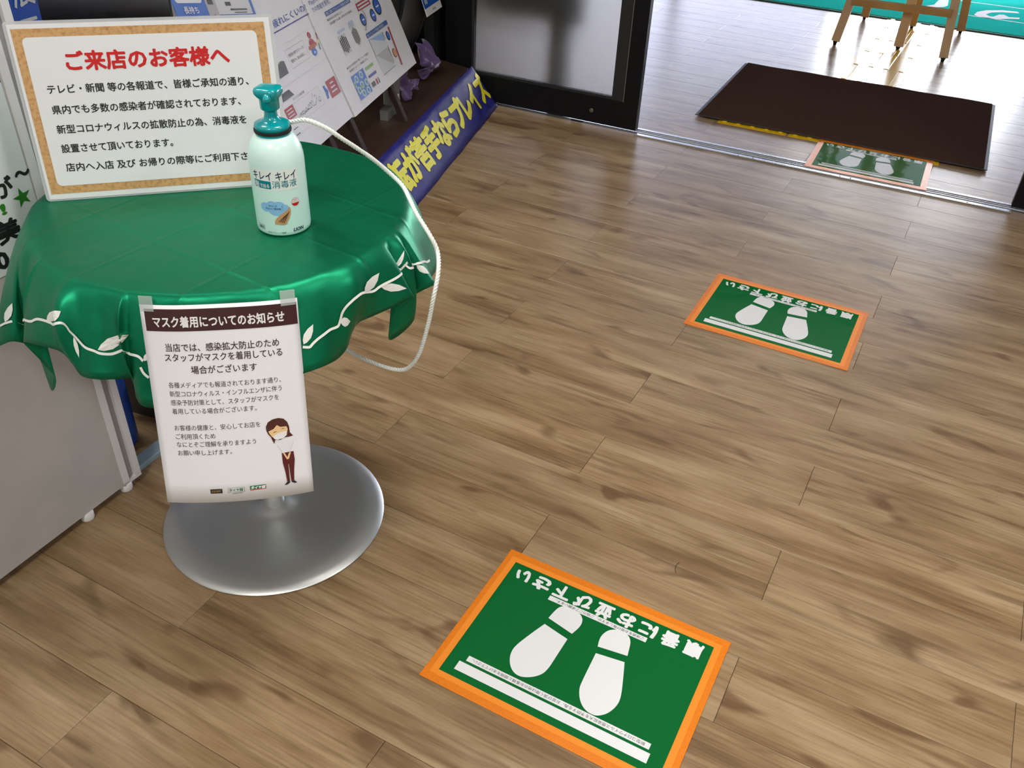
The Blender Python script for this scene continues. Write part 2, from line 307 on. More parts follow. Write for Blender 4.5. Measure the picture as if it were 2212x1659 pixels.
def sticker(c, ang, label, sx=1.0, sy=1.0):
    t = thing('floor_sticker', label, 'floor sticker', (c[0], c[1], .0004), math.radians(180+ang), 'queue stickers on the floor')
    hw, hh = .2065*sx, .1455*sy
    obj('sheet', MB().box(-.220*sx, -.158*sy, 0, .220*sx, .158*sy, .0005), STGREEN, t)
    for a, b, c_, d in ((-.231, -.172, .231, -.1455), (-.231, .1455, .231, .172)): obj('tape_strip', MB().bbox(a*sx, b*sy, .0005, c_*sx, d*sy, .0009, .0002), ORANGE, t)
    for a, b in ((-.230, -.2065), (.2065, .230)): obj('tape_strip', MB().bbox(a*sx, -.170*sy, .0006, b*sx, .170*sy, .0013, .0002), ORANGE, t)
    for a, b, c_, d in ((-.220, -.157, .220, -.1455), (-.220, .1455, .220, .157)): obj('tape_overlap', MB().box(a*sx, b*sy, .0009, c_*sx, d*sy, .00105), ORANGE2, t)
    for a, b in ((-.219, -.2065), (.2065, .219)): obj('tape_overlap', MB().box(a*sx, -.156*sy, .0013, b*sx, .156*sy, .00145), ORANGE2, t)
    def pr(name, mb, m=STWHITE): return obj(name, mb.map(lambda x, y, z: (x*sx, y*sy, z)), m, t)
    pr('white_bar', MB().poly([(-.175, .094), (.174, .094), (.174, .106), (-.175, .106)], .0008))
    pr('white_bar', MB().poly([(-.180, .1115), (.184, .1115), (.184, .131), (-.180, .131)], .0008))
    pr('white_bar', MB().poly([(-.092, -.1035), (.109, -.1035), (.109, -.0925), (-.092, -.0925)], .0007))
    pr('footprint', MB().poly(SOLE_A, .0009).poly(HEEL_A, .0009)); pr('footprint', MB().poly(SOLE_B, .0009).poly(HEEL_B, .0009))
    L = MB(); txt = '順番にお並び下さい'
    for i, ch in enumerate(txt): text(L, ch, -.190+i*.0443, -.1350, .0310 if ch not in 'い' else .027, .0355, .0008, .052)
    pr('lettering', L)
    text_m = MB(); text(text_m, '新型コロナウイルス感染拡大を予防する為、お並び頂く際は他のお客様と間隔をあけて下さい。', -.166, .0972, .330, .0075, .0010)
    pr('small_print', text_m, BLACKINK); text_m = MB()
    text(text_m, 'ご迷惑をお掛け致しますが、ご協力ご了承願います。', -.086, -.1005, .180, .0072, .0010); pr('small_print', text_m, BLACKINK)
    return t
sticker((-.286, .963), -1.85, 'green footprint floor sticker with orange tape border nearest the camera')
sticker((-.232, 2.326), -1.32, 'green footprint floor sticker in the middle of the shop floor')
t3 = sticker((-.170, 3.712), .3, 'green footprint floor sticker lying across the door track below the brown mat'); t3.location.z = .0046
# ================================================================== ENTRANCE MATS, TACTILE TILES
m1 = frame('entrance_mat', 'dark brown carpet mat with grey rubber edge in the vestibule', 'mat', (-.348, 4.336, .0082), (1, .006, 0), (0, 1, 0))
def wavy(pts_n, x0, y0, x1, y1, z, amp):
    V = []; F = []; n = pts_n; k = 24
    for j in range(k+1):
        for i in range(n+1):
            x = x0+(x1-x0)*i/n; y = y0+(y1-y0)*j/k
            V.append((x, y, z+amp*math.sin(x*23+1)*math.exp(-((y-y0)/.08)**2)+amp*.8*math.sin(x*17)*math.exp(-((y-y1)/.06)**2)))
    for j in range(k):
        for i in range(n): a = j*(n+1)+i; F.append((a, a+1, a+n+2, a+n+1))
    return V, F
obj('rubber_border', MB().bbox(-.607, -.459, 0, .607, .459, .003, .001), RUBB, m1)
mb = MB(); V, F = wavy(60, -.590, -.452, .590, .452, .0085, .0016); mb.add(V, F); mb.sm = True
V2, F2 = wavy(60, -.594, -.455, .594, .455, .0025, .0); mb.add(V2, [f[::-1] for f in F2])
n = 61; b = len(V)
for i in range(60):
    mb.f += [(i+1, i, b+i, b+i+1), (24*n+i, 24*n+i+1, b+24*n+i+1, b+24*n+i)]
for j in range(24): mb.f += [(j*n, (j+1)*n, b+(j+1)*n, b+j*n), ((j+1)*n+60, j*n+60, b+j*n+60, b+(j+1)*n+60)]
obj('carpet_pile', mb, MATBR, m1, sharp=50)
barm = MB().bbox(-.0125, .006, .0015, .0125, .296, .0068, .0025).mesh('tactile_bar'); barm.materials.append(YELLOW)
tilem = MB().bbox(-.150, .0005, 0, .150, .3035, .0018, .0005).mesh('tile_base'); tilem.materials.append(YELLOW)
bar5 = MB().bbox(-.0125, .006, .0015, .0125, .250, .0068, .0025).mesh('tactile_bar'); bar5.materials.append(YELLOW)
tile5 = MB().bbox(-.150, .0005, 0, .150, .254, .0018, .0005).mesh('tile_base'); tile5.materials.append(YELLOW)
names = ['yellow tactile guide tile next to the back edge of the brown mat', 'yellow tactile guide tile second from the brown mat', 'yellow tactile guide tile between the feet of the wooden stand', 'yellow tactile guide tile behind the front legs of the wooden stand', 'yellow tactile guide tile running up to the teal mat']
for k in range(5):
    y = 4.818+k*.3045 if k else 4.818
    t = thing('tactile_tile', names[k], 'tactile tile', (-.330+(y-5.12)*.045, y, .0002), math.radians(-2.4), 'tactile guide tiles')
    obj('tile_base', tilem if k < 4 else tile5, YELLOW, t)
    for i in range(4): obj('raised_bar', barm if k < 4 else bar5, YELLOW, t, ((i-1.5)*.0775, 0, 0))
dome = MB().lathe([(0, .0055), (.007, .0050), (.010, .0032), (.0115, .0018)], 14).mesh('raised_dot'); dome.materials.append(YELLOW)
dn = ['yellow dotted tactile tile under the left front edge of the brown mat', 'yellow dotted tactile tile under the middle front edge of the brown mat', 'yellow dotted tactile tile showing above the right half of the far floor sticker']
for k in range(3):
    t = thing('tactile_tile', dn[k], 'tactile tile', (-.692+k*.3115, 3.852, .0002), 0, 'dotted tactile tiles')
    obj('tile_base', tilem, YELLOW, t)
    for j in range(2):
        for i in range(5): obj('raised_dot', dome, YELLOW, t, (-.1245+i*.0622, .026+j*.0622, 0))
gm = frame('entrance_carpet', 'teal carpet with white lettering beyond the wooden stand', 'mat', (0, 0, .0003), (1, 0, 0), (0, 1, 0))
obj('carpet_edge', MB().bbox(-1.62, 6.297, 0, 1.30, 7.45, .006, .003), GREENEDGE, gm)
obj('carpet_pile', MB().bbox(-1.60, 6.325, .004, 1.28, 7.43, .0085, .003), GREENMAT, gm)
L = MB().poly([(-1.2, 7.095), (1.0, 7.125), (1.0, 7.140), (-1.2, 7.110)], .0092).poly([(-.35, 6.690), (1.0, 6.665), (1.0, 6.680), (-.35, 6.705)], .0092)
obj('white_line', L, MATWHITE, gm)
obj('white_letter', MB().poly([(0.052, 6.729), (0.067, 6.833), (0.117, 6.917), (0.217, 6.988), (0.306, 7.005), (0.316, 6.965), (0.219, 6.929), (0.149, 6.87), (0.12, 6.793), (0.143, 6.748), (0.166, 6.75), (0.198, 6.84), (0.227, 6.855), (0.258, 6.8), (0.322, 6.831), (0.317, 6.782), (0.26, 6.756), (0.203, 6.701), (0.14, 6.68), (0.08, 6.695)], .0092), MATWHITE, gm)
obj('white_letter', MB().poly([(-0.321, 6.772), (-0.265, 6.77), (-0.205, 6.869), (-0.189, 7.042), (-0.129, 7.086), (-0.121, 6.897), (-0.141, 6.837), (-0.221, 6.766)], .0092), MATWHITE, gm)
# --- tablecloth drape: hem control points (rim angle, hem angle, hem radius, hem height)
TC = (-.992, .997); ZT = .704
HEM = [(-180,-180,.350,.575),(-160,-158,.330,.560),(-148,-146,.335,.53),(-134,-132,.393,.508),(-124,-120,.356,.553),
       (-120,-122,.328,.515),(-116,-115,.330,.468),(-112,-108,.326,.512),(-110,-110,.336,.545),(-107,-108,.352,.590),
       (-97,-94,.345,.610),(-92,-90.5,.341,.592),(-88,-88,.343,.577),(-83,-83,.344,.580),(-79,-79,.335,.580),
       (-76,-75.5,.324,.578),(-74.5,-76.5,.318,.556),(-73,-75,.330,.545),(-70,-71.5,.338,.540),(-61,-61,.333,.545),
       (-51,-51,.326,.557),(-42,-42,.330,.570),(-34,-33.5,.352,.588),(-27.5,-27.5,.346,.586),(-23,-22.5,.330,.579),
       (-19,-19,.322,.585),(-16,-16,.309,.590),(-12.5,-12.5,.304,.602),(-8,-8,.311,.606),(-3,-2,.327,.612),
       (2,5,.341,.613),(4,1,.318,.585),(6,1.5,.304,.532),(8.5,9,.328,.553),(10.5,11,.324,.59),(13,13,.356,.613),
       (24,24,.336,.585),(40,40,.348,.575),(60,60,.322,.590),(80,82,.352,.530),(92,90,.330,.500),(104,100,.350,.545),
       (125,125,.320,.600),(150,150,.342,.585)]
POCKETS = [(1.6, .7, .03), (5.2, .8, .02), (8.3, .4, .02), (10.9, .85, .036), (13.3, .55, -.012), (15.3, .75, .028), (20.2, 1.9, -.016), (26.3, 1.7, .038), (30.2, .45, -.01), (32.9, .9, .028), (35.2, .5, -.01), (38.5, .8, .04), (42.5, .8, .04)]   # (where, width, bulge) of the hanging folds
def _cr(p0, p1, p2, p3, t):
    return [.5*((2*b)+(c-a)*t+(2*a-5*b+4*c-d)*t*t+(-a+3*b-3*c+d)*t**3) for a, b, c, d in zip(p0, p1, p2, p3)]
def hem_at(a):
    n = len(HEM); i = int(math.floor(a)); t = a-i
    def g(k):
        w = k//n; h = HEM[k % n]; return (h[0]+360*w, h[1]+360*w, h[2], h[3])
    q = _cr(g(i-1), g(i), g(i+1), g(i+2), t)
    l0, l1 = g(i)[0], g(i+1)[0]
    return [l0+(l1-l0)*t]+q[1:]
def cloth_pt(a, t, lift=0.0):
    ra, ha, rh, zh = hem_at(a)
    m = sum(k*math.exp(-((a-c)/w)**2) for c, w, k in POCKETS)
    B = ((.288, ZT), (.311, ZT+.0008), (.312*.55+rh*.45+m, ZT-(ZT-zh)*(.45-max(0, m)*5.0)), (rh, zh))
    k = (1-t)**3, 3*t*(1-t)**2, 3*t*t*(1-t), t**3
    r = sum(w*b[0] for w, b in zip(k, B)); z = sum(w*b[1] for w, b in zip(k, B))
    an = math.radians(ra+(ha-ra)*t**1.3)
    if lift: r += lift*.85; z += lift*.5
    return (TC[0]+r*math.cos(an), TC[1]+r*math.sin(an), z)
STEMS = [[(3.66, 0.881), (3.97, 0.874), (8.5, 0.786)], [(8.41, 0.793), (9.25, 0.814), (9.59, 0.762), (10.32, 0.736), (11.27, 0.64), (11.69, 0.684), (11.96, 0.71), (12.41, 0.766), (12.84, 0.792), (13.39, 0.817), (14.58, 0.786), (17.33, 0.691), (17.96, 0.713)], [(17.79, 0.758), (17.92, 0.789), (18.11, 0.818)], [(22.13, 0.811), (22.28, 0.822), (22.4, 0.825), (22.57, 0.805), (22.84, 0.782), (23.2, 0.763), (23.63, 0.747), (24.0, 0.752), (24.24, 0.751), (24.46, 0.713), (24.69, 0.665), (25.06, 0.634), (25.48, 0.624), (26.05, 0.619), (26.76, 0.635), (27.92, 0.703), (28.38, 0.696), (28.77, 0.693), (29.29, 0.699), (29.96, 0.698)], [(29.92, 0.654), (32.49, 0.523), (32.61, 0.53), (32.73, 0.566), (33.01, 0.599), (34.74, 0.724), (35.26, 0.765), (36.2, 0.854)]]
LEAVES = [[(3.72, 0.871), (3.84, 0.863), (3.99, 0.836), (4.07, 0.794), (4.05, 0.763), (4.04, 0.748), (3.94, 0.761), (3.79, 0.782), (3.67, 0.813), (3.67, 0.845)], [(9.85, 0.743), (10.04, 0.735), (10.9, 0.649), (11.12, 0.596), (11.18, 0.553), (11.2, 0.531), (11.08, 0.538), (10.78, 0.558), (9.98, 0.648), (9.87, 0.702)], [(11.86, 0.716), (11.83, 0.746), (11.84, 0.789), (11.93, 0.83), (12.04, 0.853), (12.09, 0.865), (12.1, 0.848), (12.12, 0.814), (12.07, 0.766), (11.97, 0.733)], [(13.09, 0.789), (13.46, 0.794), (14.15, 0.764), (15.65, 0.684), (16.34, 0.601), (16.8, 0.557), (16.19, 0.587), (14.86, 0.642), (13.8, 0.683), (13.27, 0.746)], [(18.0, 0.714), (18.07, 0.71), (18.15, 0.698), (18.19, 0.676), (18.19, 0.658), (18.2, 0.649), (18.16, 0.653), (18.09, 0.662), (18.01, 0.679), (17.98, 0.699)], [(22.18, 0.793), (22.33, 0.785), (22.53, 0.759), (22.69, 0.711), (22.75, 0.671), (22.78, 0.651), (22.69, 0.66), (22.49, 0.678), (22.28, 0.717), (22.19, 0.76)], [(24.42, 0.738), (24.53, 0.771), (24.72, 0.802), (24.97, 0.809), (25.16, 0.799), (25.26, 0.795), (25.14, 0.775), (24.95, 0.739), (24.72, 0.713), (24.54, 0.719)], [(27.12, 0.656), (27.58, 0.673), (28.06, 0.662), (28.38, 0.607), (28.53, 0.55), (28.62, 0.521), (28.44, 0.52), (28.07, 0.518), (27.51, 0.545), (27.18, 0.601)], [(28.5, 0.702), (28.68, 0.757), (28.99, 0.817), (29.32, 0.856), (29.54, 0.87), (29.67, 0.878), (29.58, 0.849), (29.42, 0.793), (29.12, 0.728), (28.76, 0.701)], [(29.96, 0.599), (32.41, 0.482), (32.54, 0.462), (32.68, 0.429), (32.78, 0.402), (32.85, 0.389), (32.74, 0.394), (32.56, 0.406), (32.39, 0.434), (29.92, 0.562)], [(34.5, 0.727), (34.49, 0.76), (34.56, 0.806), (34.74, 0.847), (34.93, 0.872), (35.05, 0.887), (35.05, 0.87), (35.06, 0.836), (34.94, 0.782), (34.69, 0.743)]]
# wooden A-frame stand in the vestibule
ea = thing('wooden_stand', 'pine wood A-frame stand on black feet between brown mat and teal carpet', 'stand', (-.30, 5.85, 0))
def leg(x, y, xt, yt, w=.046, d=.030):
    l = obj('leg', MB().bar((x, y, .018), (xt, yt, 1.12), w, d, (0, 1, 0)), PINE, ea)
    obj('foot', MB().lathe([(0, 0), (.009, 0), (.010, .010), (.013, .012), (.013, .019), (0, .019)], 14).map(lambda a, b, c: (a+x, b+y, c)), BLACKRUB, l)
for x, xt in ((-.316, -.20), (.262, .15)): leg(x, -.36, xt, -.03)
leg(.015, -.268, .015, -.02, .050)
for x, xt in ((-.259, -.18), (.304, .19)): leg(x, .36, xt, .03)
leg(.030, .30, .030, .03, .044)
obj('crossbar', MB().bar((-.285, -.318, .228), (.235, -.318, .236), .022, .036, (0, -.3, 1)), PINE, ea)
obj('crossbar', MB().bar((-.24, .285, .30), (.27, .285, .30), .022, .036, (0, .3, 1)), PINE, ea)
obj('top_bar', MB().box(-.22, -.03, 1.09, .21, .03, 1.13), PINE, ea)
# blurred stand behind the frosted door pane
sp = thing('sign_stand', 'dark navy post stand seen blurred through the frosted door pane', 'stand', (-1.585, 3.80, 0))
obj('base', MB().lathe([(0, 0), (.11, 0), (.11, .008), (.03, .018), (0, .018)], 32), DGREY, sp)
obj('post', MB().bbox(-.045, -.02, .016, .045, .02, .60, .004), mat('navy_metal', (.012, .022, .045), .4), sp)
obj('board', MB().bbox(-.40, -.012, .33, .10, .012, 1.1, .003), mat('pane_darkener', (.035, .04, .045), .5), sp)  # board added and made wide to darken the pane's upper left
# ================================================================== ROUND TABLE
tb = thing('round_table', 'small round table with brushed metal disc foot under the green cloth', 'table', (TC[0], TC[1], 0))
obj('base_plate', MB().lathe([(0, .004), (.216, .0), (.2235, .002), (.2245, .005), (.222, .0075), (.210, .0115), (.195, .0150), (.184, .0168), (.172, .0178), (.11, .0205), (.06, .0245), (.034, .029), (.0245, .038), (.0, .038)], 96), STEEL, tb, sharp=60)
obj('column', MB().lathe([(0, .03), (.0205, .03), (.0205, .66), (0, .66)], 32), STEEL, tb, sharp=40)
obj('top_bracket', MB().lathe([(0, .655), (.09, .655), (.09, .675), (0, .675)], 32), BLACKMETAL, tb, sharp=40)
obj('table_top', MB().lathe([(0, .675), (.285, .675), (.289, .679), (.289, .699), (.285, .7022), (0, .7022)], 96), mat('table_board', (.45, .42, .38), .5), tb, sharp=40)
# tablecloth
cl = MB(); NA, NT_ = len(HEM)*10, 18; RR = [0, .06, .12, .18, .23, .265]
ang = [hem_at(i/10)[0] for i in range(NA)]
rows = []
for r in RR[1:]: rows.append([(TC[0]+r*math.cos(math.radians(a)), TC[1]+r*math.sin(math.radians(a)), ZT) for a in ang])
for j in range(NT_+1): rows.append([cloth_pt(i/10, j/NT_) for i in range(NA)])
V = [(TC[0], TC[1], ZT)]+[p for r in rows for p in r]; F = [(0, 1+i, 1+(i+1) % NA) for i in range(NA)]
for j in range(len(rows)-1):
    for i in range(NA): a = 1+j*NA+i; b = 1+j*NA+(i+1) % NA; F.append((a, a+NA, b+NA, b))
cl.add(V, F); cl.sm = True
cloth = tag(bpy.data.objects.new('tablecloth', None), 'green satin tablecloth with white vine border draped over the round table', 'tablecloth'); C.objects.link(cloth); cloth.location = (TC[0], TC[1], ZT)
loc = lambda mb: mb.map(lambda x, y, z: (x-TC[0], y-TC[1], z-ZT))
fab = obj('fabric', loc(cl), SATIN, cloth)
md = fab.modifiers.new('thickness', 'SOLIDIFY'); md.thickness = .0008; md.offset = -1
VINE = mat('white_cloth_print', (.80, .82, .78), .45)
def surf(a, t): return Vector(cloth_pt(a, t, .0016))
for st in STEMS:
    pts = []
    for i in range(len(st)-1):
        p0, p1, p2, p3 = st[max(i-1, 0)], st[i], st[i+1], st[min(i+2, len(st)-1)]
        for k in range(8): pts.append(tuple(_cr(p0, p1, p2, p3, k/8)))
    pts.append(st[-1]); P = [surf(*q) for q in pts]; V = []
    for i, p in enumerate(P):
        tg = (P[min(i+1, len(P)-1)]-P[max(i-1, 0)]).normalized(); nr = Vector((p.x-TC[0], p.y-TC[1], .15)).normalized(); sd = tg.cross(nr).normalized()*.0019; V += [p+sd, p-sd]
    m_ = MB().add(V, [(2*i, 2*i+1, 2*i+3, 2*i+2) for i in range(len(P)-1)]); obj('vine_stem', loc(m_), VINE, cloth)
for lf in LEAVES:
    ca = sum(q[0] for q in lf)/len(lf); ct = sum(q[1] for q in lf)/len(lf); n = len(lf)
    V = [surf(ca, ct)]+[surf(ca+(q[0]-ca)*.5, ct+(q[1]-ct)*.5) for q in lf]+[surf(*q) for q in lf]
    F = [(0, 1+i, 1+(i+1) % n) for i in range(n)]+[(1+i, 1+n+i, 1+n+(i+1) % n, 1+(i+1) % n) for i in range(n)]
    obj('vine_leaf', loc(MB().add(V, F)), VINE, cloth)
# ------------------------------------------------------------------ notice taped to the cloth
NW, NH = .210, .297
nt = frame('notice_sheet', 'white paper notice with maroon header taped to the front of the green cloth', 'notice', (-.891, .708, .694), (.814, .5808, -.0048), (-.1755, .2538, .9512))
def bend(x, y, z):
    s = min(max(x/NW, -.1), 1.1); return (x, y, z+.020*4*s*(1-s)*(1+.25*y/NH)+.0016*math.sin(9*s)*(1+y/NH))
sh = MB(); n = 24
for j in range(11):
    for i in range(n+1): sh.v.append((NW*i/n, -NH*j/10, 0))
for j in range(10):
    for i in range(n): a = j*(n+1)+i; sh.f.append((a, a+n+1, a+n+2, a+1))
sh.sm = True; o = obj('paper', sh.map(bend), PAPER, nt); md = o.modifiers.new('thickness', 'SOLIDIFY'); md.thickness = .0003; md.offset = -1
hd = MB()
for i in range(24):
    a, b = .0058+.2024*i/24, .0058+.2024*(i+1)/24; hd.add([(a, -.0367, .0005), (b, -.0367, .0005), (b, -.0055, .0005), (a, -.0055, .0005)], [(0, 1, 2, 3)])
obj('header_band', hd.map(bend), BROWNHDR, nt)
L = MB(); text(L, 'マスク着用についてのお知らせ', .0165, -.0297, .1745, .0165, .0009, .03); obj('header_lettering', L.map(bend), WHITE, nt)
L = MB()
for s, u, v, w_, h in (('当店では、感染拡大防止のため', .029, -.0645, .152, .0125), ('スタッフがマスクを着用している', .026, -.0790, .158, .0125), ('場合がございます', .0598, -.0972, .0882, .0125)): text(L, s, u, v, w_, h, .0006, .012)
obj('lettering', L.map(bend), BROWNTXT, nt)
L = MB()
for s, v, w_ in (('各種メディアでも報道されております通り、', -.1180, .153), ('新型コロナウィルス・インフルエンザに伴う', -.1310, .153), ('感染予防対策として、スタッフがマスクを', -.1440, .148), ('着用している場合がございます。', -.1570, .1163), ('お客様の健康と、安心してお店を', -.1822, .119), ('ご利用頂くため', -.1955, .0555), ('なにとぞご理解を承りますよう', -.2078, .1107), ('お願い申し上げます。', -.2208, .0757)): text(L, s, .0257, v, w_, .0092, .0006)
obj('small_lettering', L.map(bend), BROWNTXT, nt)
# printed figure of a bowing shop clerk with a mask
def flat(name, m, *polys, z=.0006): 
    b = MB()
    for p in polys: b.poly(p, z)
    return obj(name, b.map(bend), m, nt)
flat('printed_hair', HAIR, [(.1520,-.1905),(.1518,-.184),(.155,-.1775),(.162,-.1735),(.170,-.1725),(.177,-.1745),(.1815,-.180),(.1835,-.187),(.184,-.197),(.188,-.2025),(.182,-.2035),(.176,-.2035),(.170,-.2065),(.163,-.2055),(.161,-.2115),(.1585,-.205),(.1575,-.201),(.154,-.196)])
flat('printed_face', SKIN2, [(.1590,-.2005),(.1560,-.1955),(.1545,-.1915),(.162,-.1885),(.167,-.183),(.172,-.1865),(.180,-.1865),(.1815,-.191),(.1795,-.199),(.172,-.2035),(.164,-.2035)], z=.0009)
flat('printed_mask', WHITE, [(.1600,-.2005),(.165,-.1965),(.172,-.1945),(.180,-.1935),(.1795,-.200),(.174,-.2045),(.166,-.2055),(.162,-.204)], z=.0011)
flat('printed_eye', BLACKINK, [(.1605,-.1945),(.1635,-.1925),(.1665,-.193),(.1635,-.1935)], [(.172,-.1905),(.175,-.1885),(.178,-.1895),(.175,-.1895)], z=.0011)
flat('printed_blouse', mat('pale_print', (.76, .76, .785), .5), [(.1665,-.2085),(.176,-.2075),(.187,-.2085),(.187,-.214),(.182,-.223),(.180,-.2275),(.171,-.2275),(.1695,-.222),(.165,-.214)])
flat('printed_hands', SKIN2, [(.1715,-.2275),(.174,-.2275),(.1772,-.235),(.1805,-.2275),(.183,-.2275),(.1795,-.2375),(.1765,-.2385)], z=.0010)
flat('printed_trousers', mat('maroon_cloth_print', (.10, .012, .012), .45), [(.170,-.2275),(.1865,-.2268),(.1872,-.240),(.1852,-.255),(.1838,-.2732),(.1795,-.2735),(.1783,-.246),(.1775,-.246),(.1778,-.2740),(.1738,-.2742),(.1725,-.258),(.1702,-.243)], z=.0008)
flat('printed_shoes', BLACKINK, [(.1695,-.2790),(.1735,-.2745),(.1778,-.2742),(.1778,-.2760),(.1735,-.2790)], [(.1798,-.2738),(.1840,-.2735),(.1878,-.2775),(.184,-.2780),(.1798,-.2755)])
flat('printed_badge', BLACKINK, [(.0645,-.2755),(.0815,-.2755),(.0815,-.2825),(.0645,-.2825)])
flat('printed_badge', STARGRN, [(.0893,-.2750),(.113,-.2745),(.113,-.2748),(.0896,-.2753)], [(.0893,-.2820),(.113,-.2815),(.113,-.2818),(.0893,-.2823)], [(.0893,-.2750),(.0896,-.2750),(.0896,-.2823),(.0893,-.2823)], [(.1127,-.2745),(.1131,-.2745),(.1131,-.2818),(.1127,-.2818)])
flat('printed_badge', mat('logo_green', (.02, .16, .07), .45), [(.1206,-.2742),(.1434,-.2736),(.1434,-.2795),(.1206,-.2800)])
flat('printed_line', REDINK, [(.1206,-.2803),(.1434,-.2798),(.1434,-.2808),(.1206,-.2813)]); flat('printed_line', BLACKINK, [(.095,-.2838),(.110,-.2832),(.110,-.2838),(.095,-.2844)])
L = MB(); text(L, 'COCKPIT', .0662, -.2803, .0135, .0042, .0009, .02); obj('badge_lettering', L.map(bend), BRASSINK, nt)
L = MB(); text(L, 'タイヤ館', .0912, -.2803, .0195, .0052, .0009, .02); obj('badge_lettering', L.map(bend), mat('logo_green', (0, 0, 0)), nt)
L = MB(); text(L, 'タイヤ館', .1220, -.2789, .0200, .0052, .0011, .05, 0, .2); obj('badge_lettering', L.map(bend), WHITE, nt)
for u in (.0005, .188): obj('clear_tape', MB().bbox(u, -.009, .0014, u+.0195, .0125, .0018, .0002).map(bend), TAPEM, nt)
# ------------------------------------------------------------------ laminated sign standing on the table
sg = frame('laminated_sign', 'laminated landscape notice with cork border standing on the green cloth', 'sign', (-1.2295, .8595, .7046), (.7424, .670, 0), (-.0952, .1066, .9897))
SW, SH = .373, .263
def rrect(x0, y0, x1, y1, r, n=6):
    P = []
    for cx, cy, a in ((x1-r, y0+r, -90), (x1-r, y1-r, 0), (x0+r, y1-r, 90), (x0+r, y0+r, 180)):
        for i in range(n+1): b = math.radians(a+90*i/n); P.append((cx+r*math.cos(b), cy+r*math.sin(b)))
    return P
obj('laminate', MB().poly(rrect(-.0050, 0, SW+.0075, SH+.0065, .006), -.0012, -.0006), LAMIN, sg)
obj('paper', MB().box(0, .003, -.0004, SW+.002, SH+.002, .0), PAPER, sg)
obj('cork_border', MB().poly([(.0043, .0115), (.3665, .0115), (.3665, .2588), (.0043, .2588)], .0004), CORK, sg)
obj('white_field', MB().poly(rrect(.0165, .0240, .3535, .2468, .008), .0008), PAPER, sg)
L = MB(); text(L, 'ご来店のお客様へ', .070, .2005, .237, .0295, .0012, .035); obj('red_lettering', L, REDINK, sg)
L = MB()
for s, v, w_ in (('テレビ・新聞 等の各報道で、皆様ご承知の通り、', .1665, .2965), ('県内でも多数の感染者が確認されております、', .1362, .280), ('新型コロナウィルスの拡散防止の為、消毒液を', .1066, .285), ('設置させて頂いております。', .0770, .166), ('店内へ入店 及び お帰りの際等にご利用下さい。', .0475, .300)): text(L, s, .0350, v, w_, .0142, .0012, .020)
obj('black_lettering', L, BLACKINK, sg)
obj('rear_prop', MB().add([(.13, .0, -.002), (.25, .0, -.002), (.25, .20, -.002), (.13, .20, -.002), (.13, -.0065, -.06), (.25, -.0065, -.06)], [(0, 1, 2, 3), (4, 5, 1, 0), (3, 2, 5, 4), (0, 3, 4), (1, 5, 2)]), mat('clear_acrylic', (.8, .82, .83), .2), sg)
# ------------------------------------------------------------------ pump bottle
BX, BY, BZ = -.8596, .9826, .7046; BR = .0410
bt = thing('pump_bottle', 'white foam soap bottle with teal pump standing on the green cloth', 'bottle', (BX, BY, BZ))
prof = [(0, .002), (.034, 0), (.0385, .0008), (.0405, .003), (.0410, .008), (.0410, .110), (.0404, .119), (.0386, .128), (.0355, .1365), (.0318, .1430), (.0285, .1470), (.0262, .1486), (.0245, .149), (0, .149)]
obj('body', MB().lathe(prof, 72), BOTTLE, bt, sharp=70)
obj('neck_collar', MB().lathe([(0, .147), (.0248, .147), (.0254, .149), (.0254, .158), (.0258, .1585), (.0262, .1615), (.0252, .1640), (.0215, .1660), (.0160, .1674), (.0115, .1695), (.0098, .175), (0, .175)], 48), TEAL, bt, sharp=60)
obj('black_band', MB().lathe([(.0254, .1525), (.0270, .1525), (.0274, .1545), (.0270, .1572), (.0254, .1572)], 48), BLACKRUB, bt, sharp=60)
obj('stem', MB().lathe([(0, .170), (.0096, .170), (.0092, .188), (0, .188)], 10, None, False), TEAL, bt)
hdm = lambda a, z: 1.0+(.16*max(0, min(1, (z-.2005)/.008)))*(.35+.65*math.cos(4*(a+.55)))
obj('pump_head', MB().lathe([(0, .1845), (.0126, .1845), (.0138, .1858), (.0141, .1985), (.0150, .2010), (.0172, .2035), (.0186, .2080), (.0186, .2125), (.0174, .2152), (.0140, .2164), (.007, .2166), (0, .2166)], 72, hdm), TEAL, bt, sharp=50)
obj('nozzle', MB().tube([(0, 0, .2065), (.007, -.011, .2065), (.0115, -.0180, .2045), (.0125, -.0200, .2010)], [.0066, .0062, .0056, .0046], 14), TEAL, bt)
def wrap(x, y, z): a = math.radians(-57)+x/BR; r = BR+.0003+z; return (r*math.cos(a), r*math.sin(a), y)
def arc(deg): return math.radians(deg+57)*BR
def bp(name, m, mb): 
    big = [f for f in mb.f if len(f) > 4]
    if big:                                    # printed shapes follow the round body
        b_ = bmesh.new(); vs = [b_.verts.new(p) for p in mb.v]
        for f in mb.f: b_.faces.new([vs[i] for i in f])
        bmesh.ops.triangulate(b_, faces=b_.faces[:]); bmesh.ops.subdivide_edges(b_, edges=b_.edges[:], cuts=3, use_grid_fill=True); b_.verts.index_update()
        mb = MB().add([tuple(v.co) for v in b_.verts], [tuple(v.index for v in f.verts) for f in b_.faces]); b_.free()
    return obj(name, mb.map(wrap), m, bt)
def strip(x0, y0, x1, y1, z=0.0, n=12, sl=0.0):
    b = MB()
    for i in range(n):
        a = x0+(x1-x0)*i/n; c = x0+(x1-x0)*(i+1)/n; e, f = sl*(a-x0), sl*(c-x0); b.add([(a, y0+e, z), (c, y0+f, z), (c, y1+f, z), (a, y1+e, z)], [(0, 1, 2, 3)])
    return b
bp('label_patch', mat('label_white', (.84, .90, .87), .3), strip(arc(-109), .0755, arc(-8), .1075, 0, 24))
